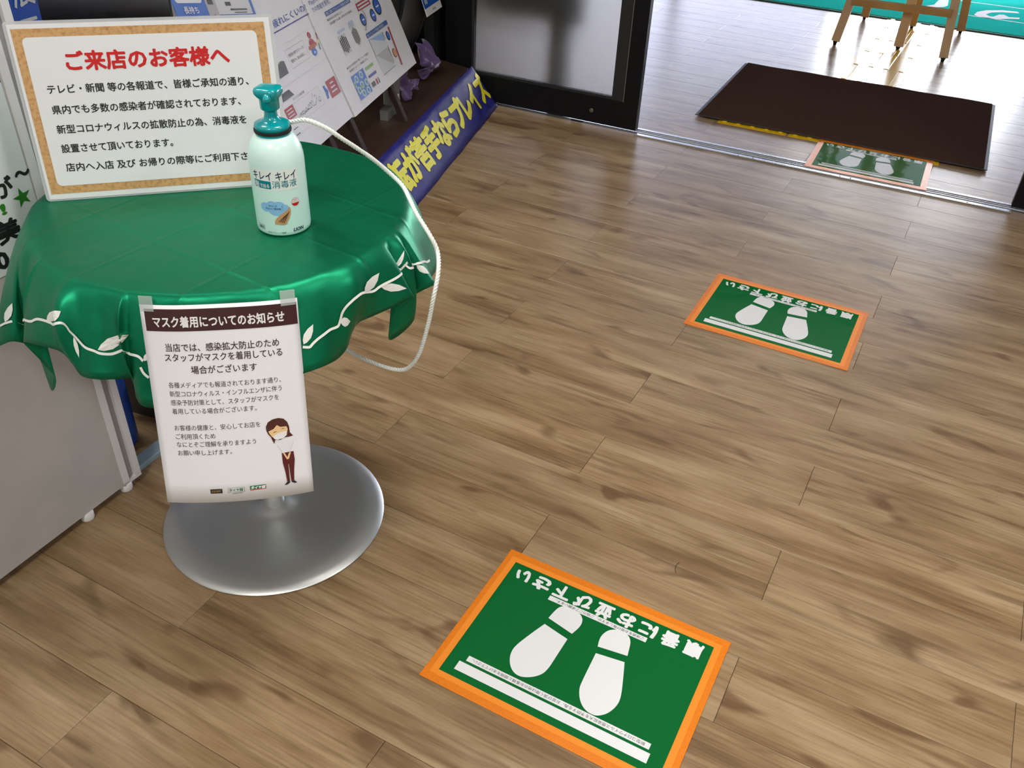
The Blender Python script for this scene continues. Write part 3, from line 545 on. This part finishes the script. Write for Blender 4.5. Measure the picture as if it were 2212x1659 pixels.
b = MB(); text(b, 'キレイ キレイ', arc(-106.5), .0925, arc(-12)-arc(-106.5), .0150, .0003, .01); bp('brand_lettering', NAVYINK, b)
bp('teal_label', TEALINK, strip(arc(-106), .0785, arc(-66.5), .0905, .0002, 10, -.02))
b = MB(); text(b, '泡', arc(-105), .0800, .0085, .0105, .0004, .03); text(b, 'で出る', arc(-91), .0803, .0150, .0065, .0004, .03); bp('label_lettering', WHITE, b)
b = MB(); text(b, '消毒液', arc(-64), .0806, arc(-12)-arc(-64), .0125, .0003, .005); bp('product_lettering', TEALINK, b)
b = MB()
for x, y, rx, ry in ((arc(-85), .048, .0085, .0075), (arc(-70), .051, .009, .008), (arc(-56), .050, .009, .0085), (arc(-46), .047, .008, .0065), (arc(-62), .043, .012, .0075)): b.disc(x, y, rx, ry, .0002, 20)
bp('printed_bubble', SKYPR, b)
b = MB(); text(b, '水なしで', arc(-76), .0502, .0115, .0034, .0010); text(b, '手のバイ菌消毒', arc(-84), .0456, .0225, .0034, .0010); bp('bubble_lettering', NAVYINK, b)
b = MB().poly([(arc(-68), .0215), (arc(-67), .0270), (arc(-62), .0325), (arc(-54), .0375), (arc(-46), .0415), (arc(-39.5), .0445), (arc(-36.5), .0485), (arc(-34), .0485), (arc(-33), .0430), (arc(-34), .0370), (arc(-38), .0300), (arc(-42.5), .0255), (arc(-44), .0212), (arc(-52), .0207)], .0008); bp('printed_hands', SKIN, b)
for k in range(4):
    b = MB().poly([(arc(-60+k*3.4), .0262-k*.0008), (arc(-52+k*3.2), .0318+k*.0008), (arc(-44+k*2.4), .0368+k*.0016), (arc(-43.2+k*2.4), .0366+k*.0016), (arc(-51+k*3.2), .0312+k*.0008), (arc(-59+k*3.4), .0256-k*.0008)], .0012); bp('finger_line', HAIR, b)
bp('round_mark', REDINK, MB().disc(arc(-20), .0545, .0064, .0064, .0003, 28)); bp('round_mark_field', WHITE, MB().poly([(arc(-20)+.0060*math.cos(math.radians(a)), .0545+.0060*math.sin(math.radians(a))) for a in range(-12, 193, 12)], .0005))
b = MB(); text(b, '手肌に', arc(-25), .0570, .0070, .0024, .0007); text(b, 'やさしい', arc(-26), .0542, .0085, .0024, .0007); bp('mark_lettering', REDINK, b)
b = MB(); text(b, 'LION', arc(-31), .0075, .0165, .0075, .0003, .03, 0, .12); text(b, '業務用', arc(-110), .0110, .0095, .0050, .0003, .01); text(b, '泡ポンプヘッド採用', arc(-86), .0060, .0275, .0030, .0003); bp('small_lettering', NAVYINK, b)
b = strip(arc(-113), .0093, arc(-94.5), .0097, .0002, 6); b.v += []; 
for r in (strip(arc(-113), .0165, arc(-94.5), .0169, .0002, 6), strip(arc(-113), .0093, arc(-112.4), .0169, .0002, 1), strip(arc(-95.1), .0093, arc(-94.5), .0169, .0002, 1)): b.add(r.v, r.f)
bp('printed_box', NAVYINK, b)
# ------------------------------------------------------------------ cord from the bottle neck down under the table
RP = [(-.8830,1.0000,.8600),(-.8680,1.0110,.8603),(-.848,1.0130,.8625),(-.824,1.016,.869),(-.799,1.026,.860),(-.781,1.044,.840),(-.764,1.088,.800),(-.748,1.113,.770),(-.723,1.114,.752),(-.696,1.091,.745),(-.670,1.069,.735),(-.637,1.054,.712),(-.622,1.050,.690),(-.606,1.024,.673),(-.602,1.003,.642),(-.612,1.001,.589),(-.632,1.003,.524),(-.662,1.014,.479),(-.693,1.018,.464),(-.732,1.008,.472),(-.772,1.002,.485),(-.840,.998,.52),(-.93,.998,.56),(-.968,.998,.565)]
path = []
for i in range(len(RP)-1):
    p = [RP[max(i-1, 0)], RP[i], RP[i+1], RP[min(i+2, len(RP)-1)]]
    for k in range(24): path.append(Vector(_cr(*p, k/24)))
path.append(Vector(RP[-1])); rb = MB(); up = None; dist = 0.0; ST = [[], [], []]
for i, p in enumerate(path):
    t = (path[min(i+1, len(path)-1)]-path[max(i-1, 0)]).normalized()
    if up is None: up = t.orthogonal().normalized()
    up = (up-t*up.dot(t)).normalized(); q = t.cross(up); dist += (p-path[i-1]).length if i else 0
    for s in range(3): a = dist/.0165*2*math.pi+s*2.0944; ST[s].append(p+(up*math.cos(a)+q*math.sin(a))*.00165)
for s in ST: rb.tube(s, .0021, 6)
tag(obj('cord', rb, ROPE), 'twisted white cord looping from the bottle neck down under the table', 'cord')
tag(obj('hair_strand', MB().tube([(-.196, 1.272, .0008), (-.1985, 1.264, .0012), (-.199, 1.256, .0010), (-.196, 1.247, .0008), (-.193, 1.243, .0008)], .0005, 6), BLACKRUB), 'thin black strand lying on the floor near the closest sticker', 'strand')
# ================================================================== DISPLAY CORNER
pd = Vector((-.22708, .97388, 0)); pn = Vector((.97388, .22708, 0)); ORG = Vector((-1.751, 2.763, .16)); tl = math.radians(23)
pv = -pn*math.sin(tl)+Vector((0, 0, math.cos(tl)))
e0 = Vector((-1.638, 2.400, 0)); a = e0-pd*1.33; b = e0+pd*1.10
pf = thing('display_platform', 'low dark brown platform under the tyre display beside the black door', 'platform')
fl = [(a.x, a.y), (b.x, b.y), (b.x-.25, 3.53), (-2.9, 3.53), (-2.9, a.y-.2)]
obj('deck', MB().poly(fl, .142, .158), PLATF, pf)
ins = [(a.x-.02, a.y+.02), (b.x-.02, b.y-.01), (b.x-.25, 3.51), (-2.88, 3.51), (-2.88, a.y-.17)]
obj('skirt', MB().poly(ins, .0, .142), mat('shaded_skirt', (.012, .009, .008), .6), pf)  # platform side, its shade put into the near-black colour
# leaning banner
bn = frame('slogan_banner', 'navy banner with bold yellow lettering leaning on the platform edge', 'banner', (-1.757, 3.516, .002), (-.2119, .9773, 0), (-.5974, -.1295, .7914))
B = MB(); nx, ny = 90, 8
def wr(u, v): return .0016*math.sin(u*19+v*14)+.0007*math.sin(u*43-v*25+1.3)+.0004*math.sin(u*71+v*60)
for j in range(ny+1):
    for i in range(nx+1): u = -1.42+1.415*i/nx; v = .206*j/ny; B.v.append((u, v, wr(u, v)))
for j in range(ny):
    for i in range(nx): q = j*(nx+1)+i; B.f.append((q, q+1, q+nx+2, q+nx+1))
B.sm = True; o = obj('vinyl_sheet', B, NAVY, bn); md = o.modifiers.new('thickness', 'SOLIDIFY'); md.thickness = .0015; md.offset = -1
L = MB(); s = '運転が苦手ならプレイズ'
for i, ch in enumerate(s): text(L, ch, -1.243+i*.1128, .062, .102 if ch not in 'イレ' else .088, .125, .0012, .06)
obj('yellow_lettering', L.map(lambda x, y, z: (x, y, z+wr(x, y)+.001)), YELLOWPR, bn)
# poster easel on the platform
es = frame('poster_easel', 'dark brown slanted easel holding the two tyre posters on the platform', 'easel', ORG, pd, pv)
for u in (0.0, -.392, -.568, -.95): obj('leg', MB().bbox(u-.014, .002, -.030, u+.014, .62, -.010, .002), LEGBR, es)
obj('rail', MB().bbox(-1.0, .30, -.034, .22, .335, -.030, .001), LEGBR, es)
obj('rail', MB().bbox(-1.0, .55, -.034, .22, .585, -.030, .001), LEGBR, es)
for u in (-.05, -.90): obj('rear_leg', MB().bar((u, .57, -.03), (u, .105, -.245), .026, .02, (1, 0, 0)), LEGBR, es)
P1 = frame('tyre_poster', 'white poster about driver fatigue on the easel behind the pump bottle', 'poster', ORG+pd*0, pd, pv, 'tyre posters on the easel')
def flat2(par, name, m, *polys, z=.0052):
    b = MB()
    for p in polys: b.poly(list(p), z)
    return obj(name, b, m, par)
def R4(u0, v0, u1, v1): return [(u0, v0), (u1, v0), (u1, v1), (u0, v1)]
def ring(u0, v0, u1, v1, w_=.0012): return [R4(u0, v0, u1, v0+w_), R4(u0, v1-w_, u1, v1), R4(u0, v0, u0+w_, v1), R4(u1-w_, v0, u1, v1)]
def ell(u, v, a_, b_, n=24): return [(u+a_*math.cos(2*math.pi*i/n), v+b_*math.sin(2*math.pi*i/n)) for i in range(n)]
obj('board', MB().box(-1.0, .156, -.009, -.398, .60, .003), POSTER, P1)
L = MB(); text(L, 'なぜ疲れにくいの?', -.690, .503, .303, .024, .0044, .01); obj('blue_lettering', L, BLUEINK, P1)
flat2(P1, 'underline', mat('violet_ink', (.06, .04, .22), .45), R4(-.76, .489, -.376, .4925), z=.0042)
flat2(P1, 'speech_bubble', GREYPR, *ring(-.623, .381, -.495, .436), z=.0042)
L = MB(); text(L, '無意識の操作がストレスを', -.612, .414, .105, .0105, .0044); text(L, '蓄積させ、疲れの原因に…', -.612, .396, .100, .0105, .0044)
text(L, 'のハンドル操作量', -.700, .308, .08, .0085, .0044); obj('grey_lettering', L, CHAR, P1)
flat2(P1, 'driver_head', CARD_RED, ell(-.445, .437, .011, .010), ell(-.448, .414, .018, .012), z=.0042)
flat2(P1, 'driver_arms', mat('rust_print', (.40, .10, .05), .45), ell(-.452, .403, .017, .008), ell(-.474, .404, .007, .006), ell(-.428, .406, .007, .006), z=.0045)
flat2(P1, 'steering_wheel', BLUEPR, ell(-.456, .388, .016, .0115), z=.0048); flat2(P1, 'wheel_spokes', WHITE, [(-.462, .389), (-.457, .389), (-.459, .381)], [(-.455, .389), (-.450, .389), (-.453, .381)], z=.0051)
for k, c in enumerate((BLUEPR, STARGRN, YELLOWPR, CARD_RED, CARD_RED)): flat2(P1, 'gauge_segment', c, R4(-.416+k*.0035, .384+k*.0098, -.410+k*.0035, .394+k*.0098), z=.0042)
flat2(P1, 'charcoal_tab', CHAR, [(-.715, .378), (-.655, .378), (-.650, .413), (-.668, .418), (-.690, .413)], [(-.756, .320), (-.680, .320), (-.696, .341), (-.745, .341)], z=.0042)
flat2(P1, 'red_box', CARD_RED, R4(-.770, .269, -.714, .302), z=.0042); flat2(P1, 'red_box', CARD_RED, R4(-.476, .243, -.405, .296), z=.0042)
flat2(P1, 'box_lettering', LGREY, *[R4(-.762, .2745+k*.009, -.724, .2775+k*.009) for k in range(3)], *[R4(-.462+.004*k, .256+k*.013, -.420-.004*k, .2605+k*.013) for k in range(3)], z=.0045)
flat2(P1, 'blue_arrow', BLUEPR, [(-.508, .250), (-.494, .250), (-.490, .259), (-.482, .270), (-.490, .281), (-.490, .290), (-.504, .290), (-.500, .270)], z=.0042)
flat2(P1, 'graph_frame', GREYPR, *ring(-.706, .245, -.531, .301, .0008), z=.0042)
g = MB()
for seed, hgt in ((3, .030), (8, .018)):
    rr = random.Random(seed); pts = [(-.700+i*.0068, .252+hgt*.25+rr.random()*hgt*(.4+.9*math.exp(-((i-17)/4)**2))) for i in range(24)]
    for (x0, y0), (x1, y1) in zip(pts, pts[1:]): g.poly([(x0, y0), (x1, y1), (x1, y1+.0016), (x0, y0+.0016)], .0044)
obj('graph_line', g, CHAR, P1)
flat2(P1, 'rule', LGREY, R4(-.80, .4515, -.385, .453), R4(-.80, .352, -.385, .3535), R4(-.80, .218, -.41, .2193), z=.0042)
flat2(P1, 'legend_line', CHAR, R4(-.768, .2395, -.740, .242), R4(-.768, .222, -.742, .2245), z=.0042)
P2 = frame('tyre_poster', 'white poster with tread pictures and wet grip chart, right of its pair', 'poster', ORG, pd, pv, 'tyre posters on the easel')
obj('board', MB().box(-.388, .150, -.007, .254, .60, .005), POSTER, P2)
L = MB(); text(L, 'での性能を重視。', -.362, .487, .140, .017, .0062); text(L, 'Playzのすべて', -.362, .510, .135, .017, .0062); obj('blue_lettering', L, BLUEINK, P2)
flat2(P2, 'blue_bar', mat('bar_blue', (.03, .09, .30), .45), R4(-.290, .457, -.080, .4715), R4(-.060, .462, .20, .4775), R4(-.070, .328, .140, .344), z=.0062)
L = MB(); text(L, '雨に強いウェット性能を実現', -.284, .4600, .195, .0105, .0066); text(L, '強いウェット性能が長持ち', -.064, .3315, .165, .0110, .0066); obj('bar_lettering', L, LGREY, P2)
L = MB()
for s_, u, v, w_ in (('●接地形状の最適化により', -.294, .4425, .122), ('雨路面でも高い排水性を確保', -.288, .429, .187), ('●発泡から摩耗時まで高いウェット性能を', -.306, .2855, .197), ('発揮するナノ技術ゴム', -.297, .2725, .165)): text(L, s_, u, v, w_, .0085, .0062)
obj('grey_lettering', L, CHAR, P2)
for u, v, a_, b_ in ((-.246, .3555, .027, .028), (-.144, .357, .021, .028)):
    flat2(P2, 'tread_picture', mat('pale_tread', (.55, .56, .58), .5), ell(u, v, a_*1.12, b_*1.08) if a_ < .025 else R4(u-a_*1.1, v-b_*1.1, u+a_*1.1, v+b_*1.1), z=.0062)
    flat2(P2, 'tread_rib', BLACKINK, *[R4(u-a_+k*a_*.42, v-b_*(1-.16*abs(k-2)), u-a_+k*a_*.42+a_*.26, v+b_*(1-.16*abs(k-2))) for k in range(5)], z=.0066)
flat2(P2, 'flow_line', mat('flow_blue', (.12, .24, .55), .5), *[[(-.262+k*.013, .392), (-.256+k*.013, .400), (-.258+k*.013, .402), (-.265+k*.013, .394)] for k in range(5)], *[[(-.165+k*.011, .388), (-.158+k*.008, .408), (-.160+k*.008, .408), (-.168+k*.011, .388)] for k in range(5)], z=.0062)
flat2(P2, 'red_box', CARD_RED, R4(-.052, .418, .068, .444), z=.0062); flat2(P2, 'box_lettering', LGREY, R4(-.044, .433, .058, .438), R4(-.044, .4225, .058, .4275), z=.0066)
for u, v, k in ((-.043, .388, 1.0), (.049, .382, 1.05), (.110, .400, 1.45)):
    flat2(P2, 'tyre_picture', BLACKINK, ell(u, v, .021*k, .021*k), z=.0066); flat2(P2, 'tyre_disc', BLUEPR, ell(u, v, .0165*k, .0165*k), z=.0070); flat2(P2, 'disc_lettering', LGREY, R4(u-.010*k, v-.0025, u+.010*k, v+.0025), z=.0074)
flat2(P2, 'grey_road', GREYPR, [(-.062, .353), (-.048, .352), (-.010, .385), (-.006, .400), (-.016, .418), (-.024, .418), (-.018, .398), (-.026, .385)], z=.0063)
flat2(P2, 'chart_area', mat('chart_pale', (.58, .62, .68), .45), R4(-.062, .195, .060, .322), z=.0062); flat2(P2, 'chart_area', mat('chart_blue', (.25, .42, .70), .45), [(-.062, .322), (.062, .316), (.060, .288)], z=.0066); flat2(P2, 'chart_area', GREYPR, [(-.060, .265), (.056, .264), (.055, .203)], z=.0066)
for q in (R4(-.064, .262, -.062, .322), R4(.066, .290, .069, .318), R4(.062, .208, .065, .268), R4(-.062, .194, .062, .1955)): flat2(P2, 'chart_axis', CHAR, q, z=.0066)
flat2(P2, 'red_arrow', CARD_RED, [(.113, .181), (.127, .181), (.139, .320), (.126, .320)], z=.0062)
flat2(P2, 'chart_disc', BLACKINK, ell(.101, .295, .015, .0165), ell(.097, .232, .015, .0165), z=.0066); flat2(P2, 'chart_disc', BLUEPR, ell(.101, .295, .012, .0135), z=.0070); flat2(P2, 'chart_disc', ORPR, ell(.097, .232, .012, .0135), z=.0070)
flat2(P2, 'blue_picture', BLUEPR, R4(-.305, .178, -.196, .260), z=.0062)
cells = [(-.275, .243), (-.230, .246), (-.252, .218), (-.212, .215), (-.285, .208), (-.262, .192), (-.222, .190), (-.297, .230)]
flat2(P2, 'cell_ring', mat('cell_pale', (.45, .62, .66), .5), *[ell(u, v, .0155 if u > -.29 else .007, .0125, 16) for u, v in cells], z=.0066); flat2(P2, 'cell_core', mat('cell_core', (.10, .22, .40), .5), *[ell(u, v, .008 if u > -.29 else .003, .007, 10) for u, v in cells], z=.0070); flat2(P2, 'cell_label', GREENPR, R4(-.272, .209, -.250, .217), z=.0074)
flat2(P2, 'green_tab', GREENPR, R4(-.183, .2455, -.107, .2545), z=.0062); flat2(P2, 'blue_tab', mat('tab_indigo', (.05, .06, .30), .45), R4(-.183, .218, -.108, .227), z=.0062)
flat2(P2, 'chip_picture', CHAR, R4(-.183, .186, -.150, .202), R4(-.119, .184, -.111, .203), z=.0062); flat2(P2, 'chip_picture', CARD_RED, R4(-.140, .184, -.127, .203), z=.0062)
# price card above the first poster
pa = math.radians(-12.2); pu2 = pd*math.cos(pa)+pv*math.sin(pa); pv2 = pv*math.cos(pa)-pd*math.sin(pa)
PC = frame('price_card', 'blue bordered price card above the sign beside the black screen', 'price card', ORG+pd*-1.0405+pv*.6215+pn*.014, pu2, pv2)
obj('card', MB().box(0, 0, -.002, .352, .26, 0), mat('card_blue', (.012, .10, .42), .35), PC)
flat2(PC, 'price_field', mat('card_grey', (.55, .56, .59), .4), R4(.178, .018, .338, .25), z=.0006); flat2(PC, 'side_field', mat('card_midgrey', (.36, .36, .38), .4), R4(.134, .0, .178, .26), z=.0005); flat2(PC, 'name_field', LGREY, rrect(.012, .048, .122, .25, .01), z=.0006)
L = MB(); text(L, '長持ち', .034, .0235, .060, .0190, .0012, .02); text(L, '低減', .070, .001, .036, .017, .0012, .02); obj('white_lettering', L, LGREY, PC)
L = MB(); text(L, '4本', .143, .0085, .020, .0125, .0012, .03); flat2(PC, 'dark_mark', CHAR, R4(.143, .044, .166, .066), R4(.22, .040, .245, .050), R4(.235, .028, .315, .0325), R4(.250, .021, .310, .0235), z=.0012); obj('dark_lettering', L, CHAR, PC)
# black screen and blue strip banner behind the sign
tv = frame('display_screen', 'black monitor screen behind the top edge of the laminated sign', 'monitor', ORG+pd*-1.56+pn*-.225+Vector((0, 0, .0)), pd, (0, 0, 1))
obj('panel', MB().bbox(-.005, .50, -.03, .495, .95, 0, .006), BLACKMETAL, tv)
obj('screen', MB().box(.012, .517, 0, .478, .935, .0012), SCREEN, tv)
obj('stand_post', MB().box(.22, .01, -.028, .27, .55, -.005), BLACKMETAL, tv); obj('stand_base', MB().bbox(.10, -.001, -.11, .39, .012, .06, .004), BLACKMETAL, tv)
bs = frame('blue_strip_banner', 'narrow blue vertical banner with grey characters left of the black screen', 'banner', (-1.600, 1.118, .158), (-.10, .995, 0), (0, 0, 1))
obj('board', MB().bbox(.030, .0, -.012, .1035, 1.05, 0, .002), BLUEBOARD, bs)
L = MB(); text(L, '展', .046, .735, .050, .055, .0012, .02); text(L, '示', .044, .665, .050, .055, .0012, .02); obj('grey_lettering', L, GREYPR, bs)
# tyre standing on the platform
ty = frame('car_tyre', 'black car tyre standing behind the tread poster beside the door', 'tyre', (-2.128, 3.060, .159), (.342, .940, 0), (0, 0, 1))
TR = .315
tp = [(.195, .0), (.195, -.09), (.205, -.107), (.235, -.118), (.270, -.117), (.296, -.108), (.309, -.098), (.315, -.080), (.316, -.05), (.315, -.018), (.309, .0), (.296, .010), (.270, .019), (.235, .020), (.205, .009), (.195, .0)]
obj('rubber', MB().lathe(tp, 72).map(lambda x, y, z: (x, y+TR+.001, z)), RUBBER, ty, sharp=30)
obj('sidewall_highlight', MB().lathe([(.3085, .0012), (.3115, -.001)], 72).map(lambda x, y, z: (x, y+TR+.001, z)), mat('edge_highlight', (.30, .32, .34), .45), ty)  # highlight on the sidewall edge, painted as a pale line
obj('wheel_cover', MB().lathe([(0, -.02), (.19, -.02), (.197, -.03), (.197, -.06), (0, -.06)], 48).map(lambda x, y, z: (x, y+TR+.001, z)), BLACKRUB, ty, sharp=30)
tr_ = MB()
for k in range(60):
    a_ = 2*math.pi*k/60
    for z0, z1 in ((-.092, -.072), (-.066, -.046), (-.040, -.020)):
        c0, s0, c1, s1 = math.cos(a_), math.sin(a_), math.cos(a_+.075), math.sin(a_+.075)
        tr_.add([(r*c, r*s_+TR+.001, z) for r in (.3145, .3185) for z in (z0, z1) for c, s_ in ((c0, s0), (c1, s1))], [(0, 1, 3, 2), (4, 6, 7, 5), (0, 4, 5, 1), (2, 3, 7, 6), (0, 2, 6, 4), (1, 5, 7, 3)])
o = obj('tread_blocks', tr_, mat('tread_rubber', (.03, .032, .036), .45), ty); o['kind'] = 'stuff'
# card hanging beside the tyre
hc = frame('tag_card', 'small blue and white tag card hanging beside the tyre near the door', 'card', (-1.974, 3.272, .398), (-.21, .965, -.012), (-.30, -.10, .93))
obj('card', MB().box(0, 0, -.0015, .20, .17, 0), WHITE, hc); flat2(hc, 'blue_field', BLUEPR, R4(.0, .030, .20, .17), z=.0005); flat2(hc, 'white_field', LGREY, rrect(.075, .052, .192, .165, .008), z=.0009)
flat2(hc, 'mark', GREYPR, R4(.085, .010, .125, .018), R4(.018, .045, .05, .065), z=.0009); obj('string', MB().bar((.1, .17, -.001), (.1, .75, -.001), .002, .002, (0, 0, 1)), DGREY, hc)
# purple ribbon and metal bracket
rbn = thing('purple_ribbon', 'crumpled purple satin ribbon hanging below the tread poster on the platform', 'ribbon', (-1.94, 3.10, .159))
def rib(pts, wd, seed):
    rr = random.Random(seed); m_ = MB(); V = []; n = len(pts)*6
    for i in range(n+1):
        f = i/n*(len(pts)-1); k = min(int(f), len(pts)-2); t_ = f-k; P = _cr(pts[max(k-1, 0)], pts[k], pts[k+1], pts[min(k+2, len(pts)-1)], t_)
        for j in range(7):
            w_ = (j/6-.5)*wd; V.append((P[0]+.016*math.sin(j*1.7+i*.35+seed)-pn.x*.0, P[1]+w_*.95+.006*math.sin(i*.5), P[2]+w_*.25+.010*math.sin(i*.45+j)))
    m_.add(V, [(i*7+j, i*7+j+1, i*7+j+8, i*7+j+7) for i in range(n) for j in range(6)]); m_.sm = True; return m_
for pts, wd, sd in (([(-.05, .135, .140), (-.035, .165, .085), (-.01, .185, .055), (-.005, .13, .035), (.0, .09, .06)], .085, 1), ([(.04, -.19, .13), (.055, -.17, .09), (.065, -.14, .060), (.07, -.125, .030)], .090, 4)):
    o = obj('ribbon_loop', rib(pts, wd, sd), PURPLE, rbn); md = o.modifiers.new('thickness', 'SOLIDIFY'); md.thickness = .001
br = frame('metal_bracket', 'grey metal bracket plate with a bolt under the tread poster', 'bracket', ORG+pv*.0+pn*-.075, pd, (0, 0, 1))
obj('plate', MB().poly([(-.06, .12), (.11, .12), (.11, .040), (.095, .030), (.04, .036), (-.06, .075)], -.003, 0), mat('bracket_grey', (.22, .22, .20), .4, .5), br)
obj('foot_plate', MB().box(-.02, -.0015, -.035, .09, .036, -.003), mat('bracket_grey', (0, 0, 0)), br)
obj('bolt', MB().lathe([(.0075, 0), (.0075, .004), (.005, .0055), (0, .006)], 16), STEEL, br, (.082, .062, 0))
# ------------------------------------------------------------------ grey partition panel on the left (local x runs along +y of the room)
pp = frame('partition_panel', 'freestanding grey partition panel with white edge trim left of the table', 'partition', (-1.312, .940, 0), (.022, 1, 0), (0, 0, 1))
obj('face_sheet', MB().box(-1.5, .022, -.11, -.046, 1.85, .004), PANEL, pp)  # hidden depth behind the face is added to shade the gap below
obj('edge_trim', MB().box(-.014, .026, -.020, .0, 1.87, .006), PANELTRIM, pp); obj('edge_trim', MB().box(-.046, .020, -.020, -.031, 1.87, .006), PANELTRIM, pp)
obj('edge_groove', MB().box(-.031, .030, -.020, -.014, 1.87, -.003), TRIMGREY, pp); obj('edge_cap', MB().box(-.046, .020, -.020, .0, .027, .006), PANELTRIM, pp)
for x in (-.036, -.138, -1.4): obj('foot', MB().lathe([(0, .0005), (.0125, .0005), (.0135, .003), (.0135, .022), (0, .022)], 20, lambda a, z: 1+.03*math.cos(10*a)).map(lambda a, b, c: (a+x, c, -b-.006)), PANELTRIM, pp)
ps = obj('poster_sheet', MB().box(-1.4, .577, .004, -.050, 1.80, .0052), PWHITE, pp)
def pt(s_, y0, z, w_, h, m=BLACKINK, bold=.04):
    L = MB(); text(L, s_, y0-.940, z, w_, h, .0057, bold); return obj('poster_lettering', L, m, ps)
pt('が', .822, .703, .034, .036); pt('～', .866, .716, .026, .034); pt('!', .826, .676, .006, .024, STARGRN); pt('美', .806, .632, .040, .040); pt('0', .790, .590, .020, .040)
stc = [(.867-.940+(.0175 if i % 2 == 0 else .0070)*math.cos(math.radians(90+36*i+8)), .691+(.0175 if i % 2 == 0 else .0070)*math.sin(math.radians(90+36*i+8))) for i in range(10)]
obj('green_star', MB().poly(stc, .0057), STARGRN, ps); obj('black_rule', MB().poly([(-.10, .874), (-.0505, .874), (-.0505, .8805), (-.10, .8805)], .0057), BLACKINK, ps); obj('green_tab', MB().poly([(-.09, .914), (-.0505, .914), (-.0505, .930), (-.09, .930)], .0057), STARGRN, ps)
# blue bin and foot strip behind the panel
bb = thing('blue_bin', 'dark blue bin standing between the partition panel and the table', 'bin', (-1.455, 1.00, 0), math.radians(-4))
obj('body', MB().lathe([(0, .002), (.045, 0), (.050, .004), (.060, .52), (.062, .53), (.058, .53), (.055, .02), (0, .02)], 40), BLUEBOARD, bb, sharp=50)
obj('rim', MB().lathe([(.060, .515), (.066, .517), (.066, .533), (.057, .535)], 40), BLUEBOARD, bb, sharp=50)
fs = tag(obj('foot_strip', MB().bbox(-.017, 0, 0, .017, .36, .012, .002), BLUESTRIP, None, (-1.352, .955, .0003)), 'pale blue metal strip lying on the floor behind the partition panel', 'metal strip')
bpy.data.objects.remove(_to); bpy.data.curves.remove(_tc)
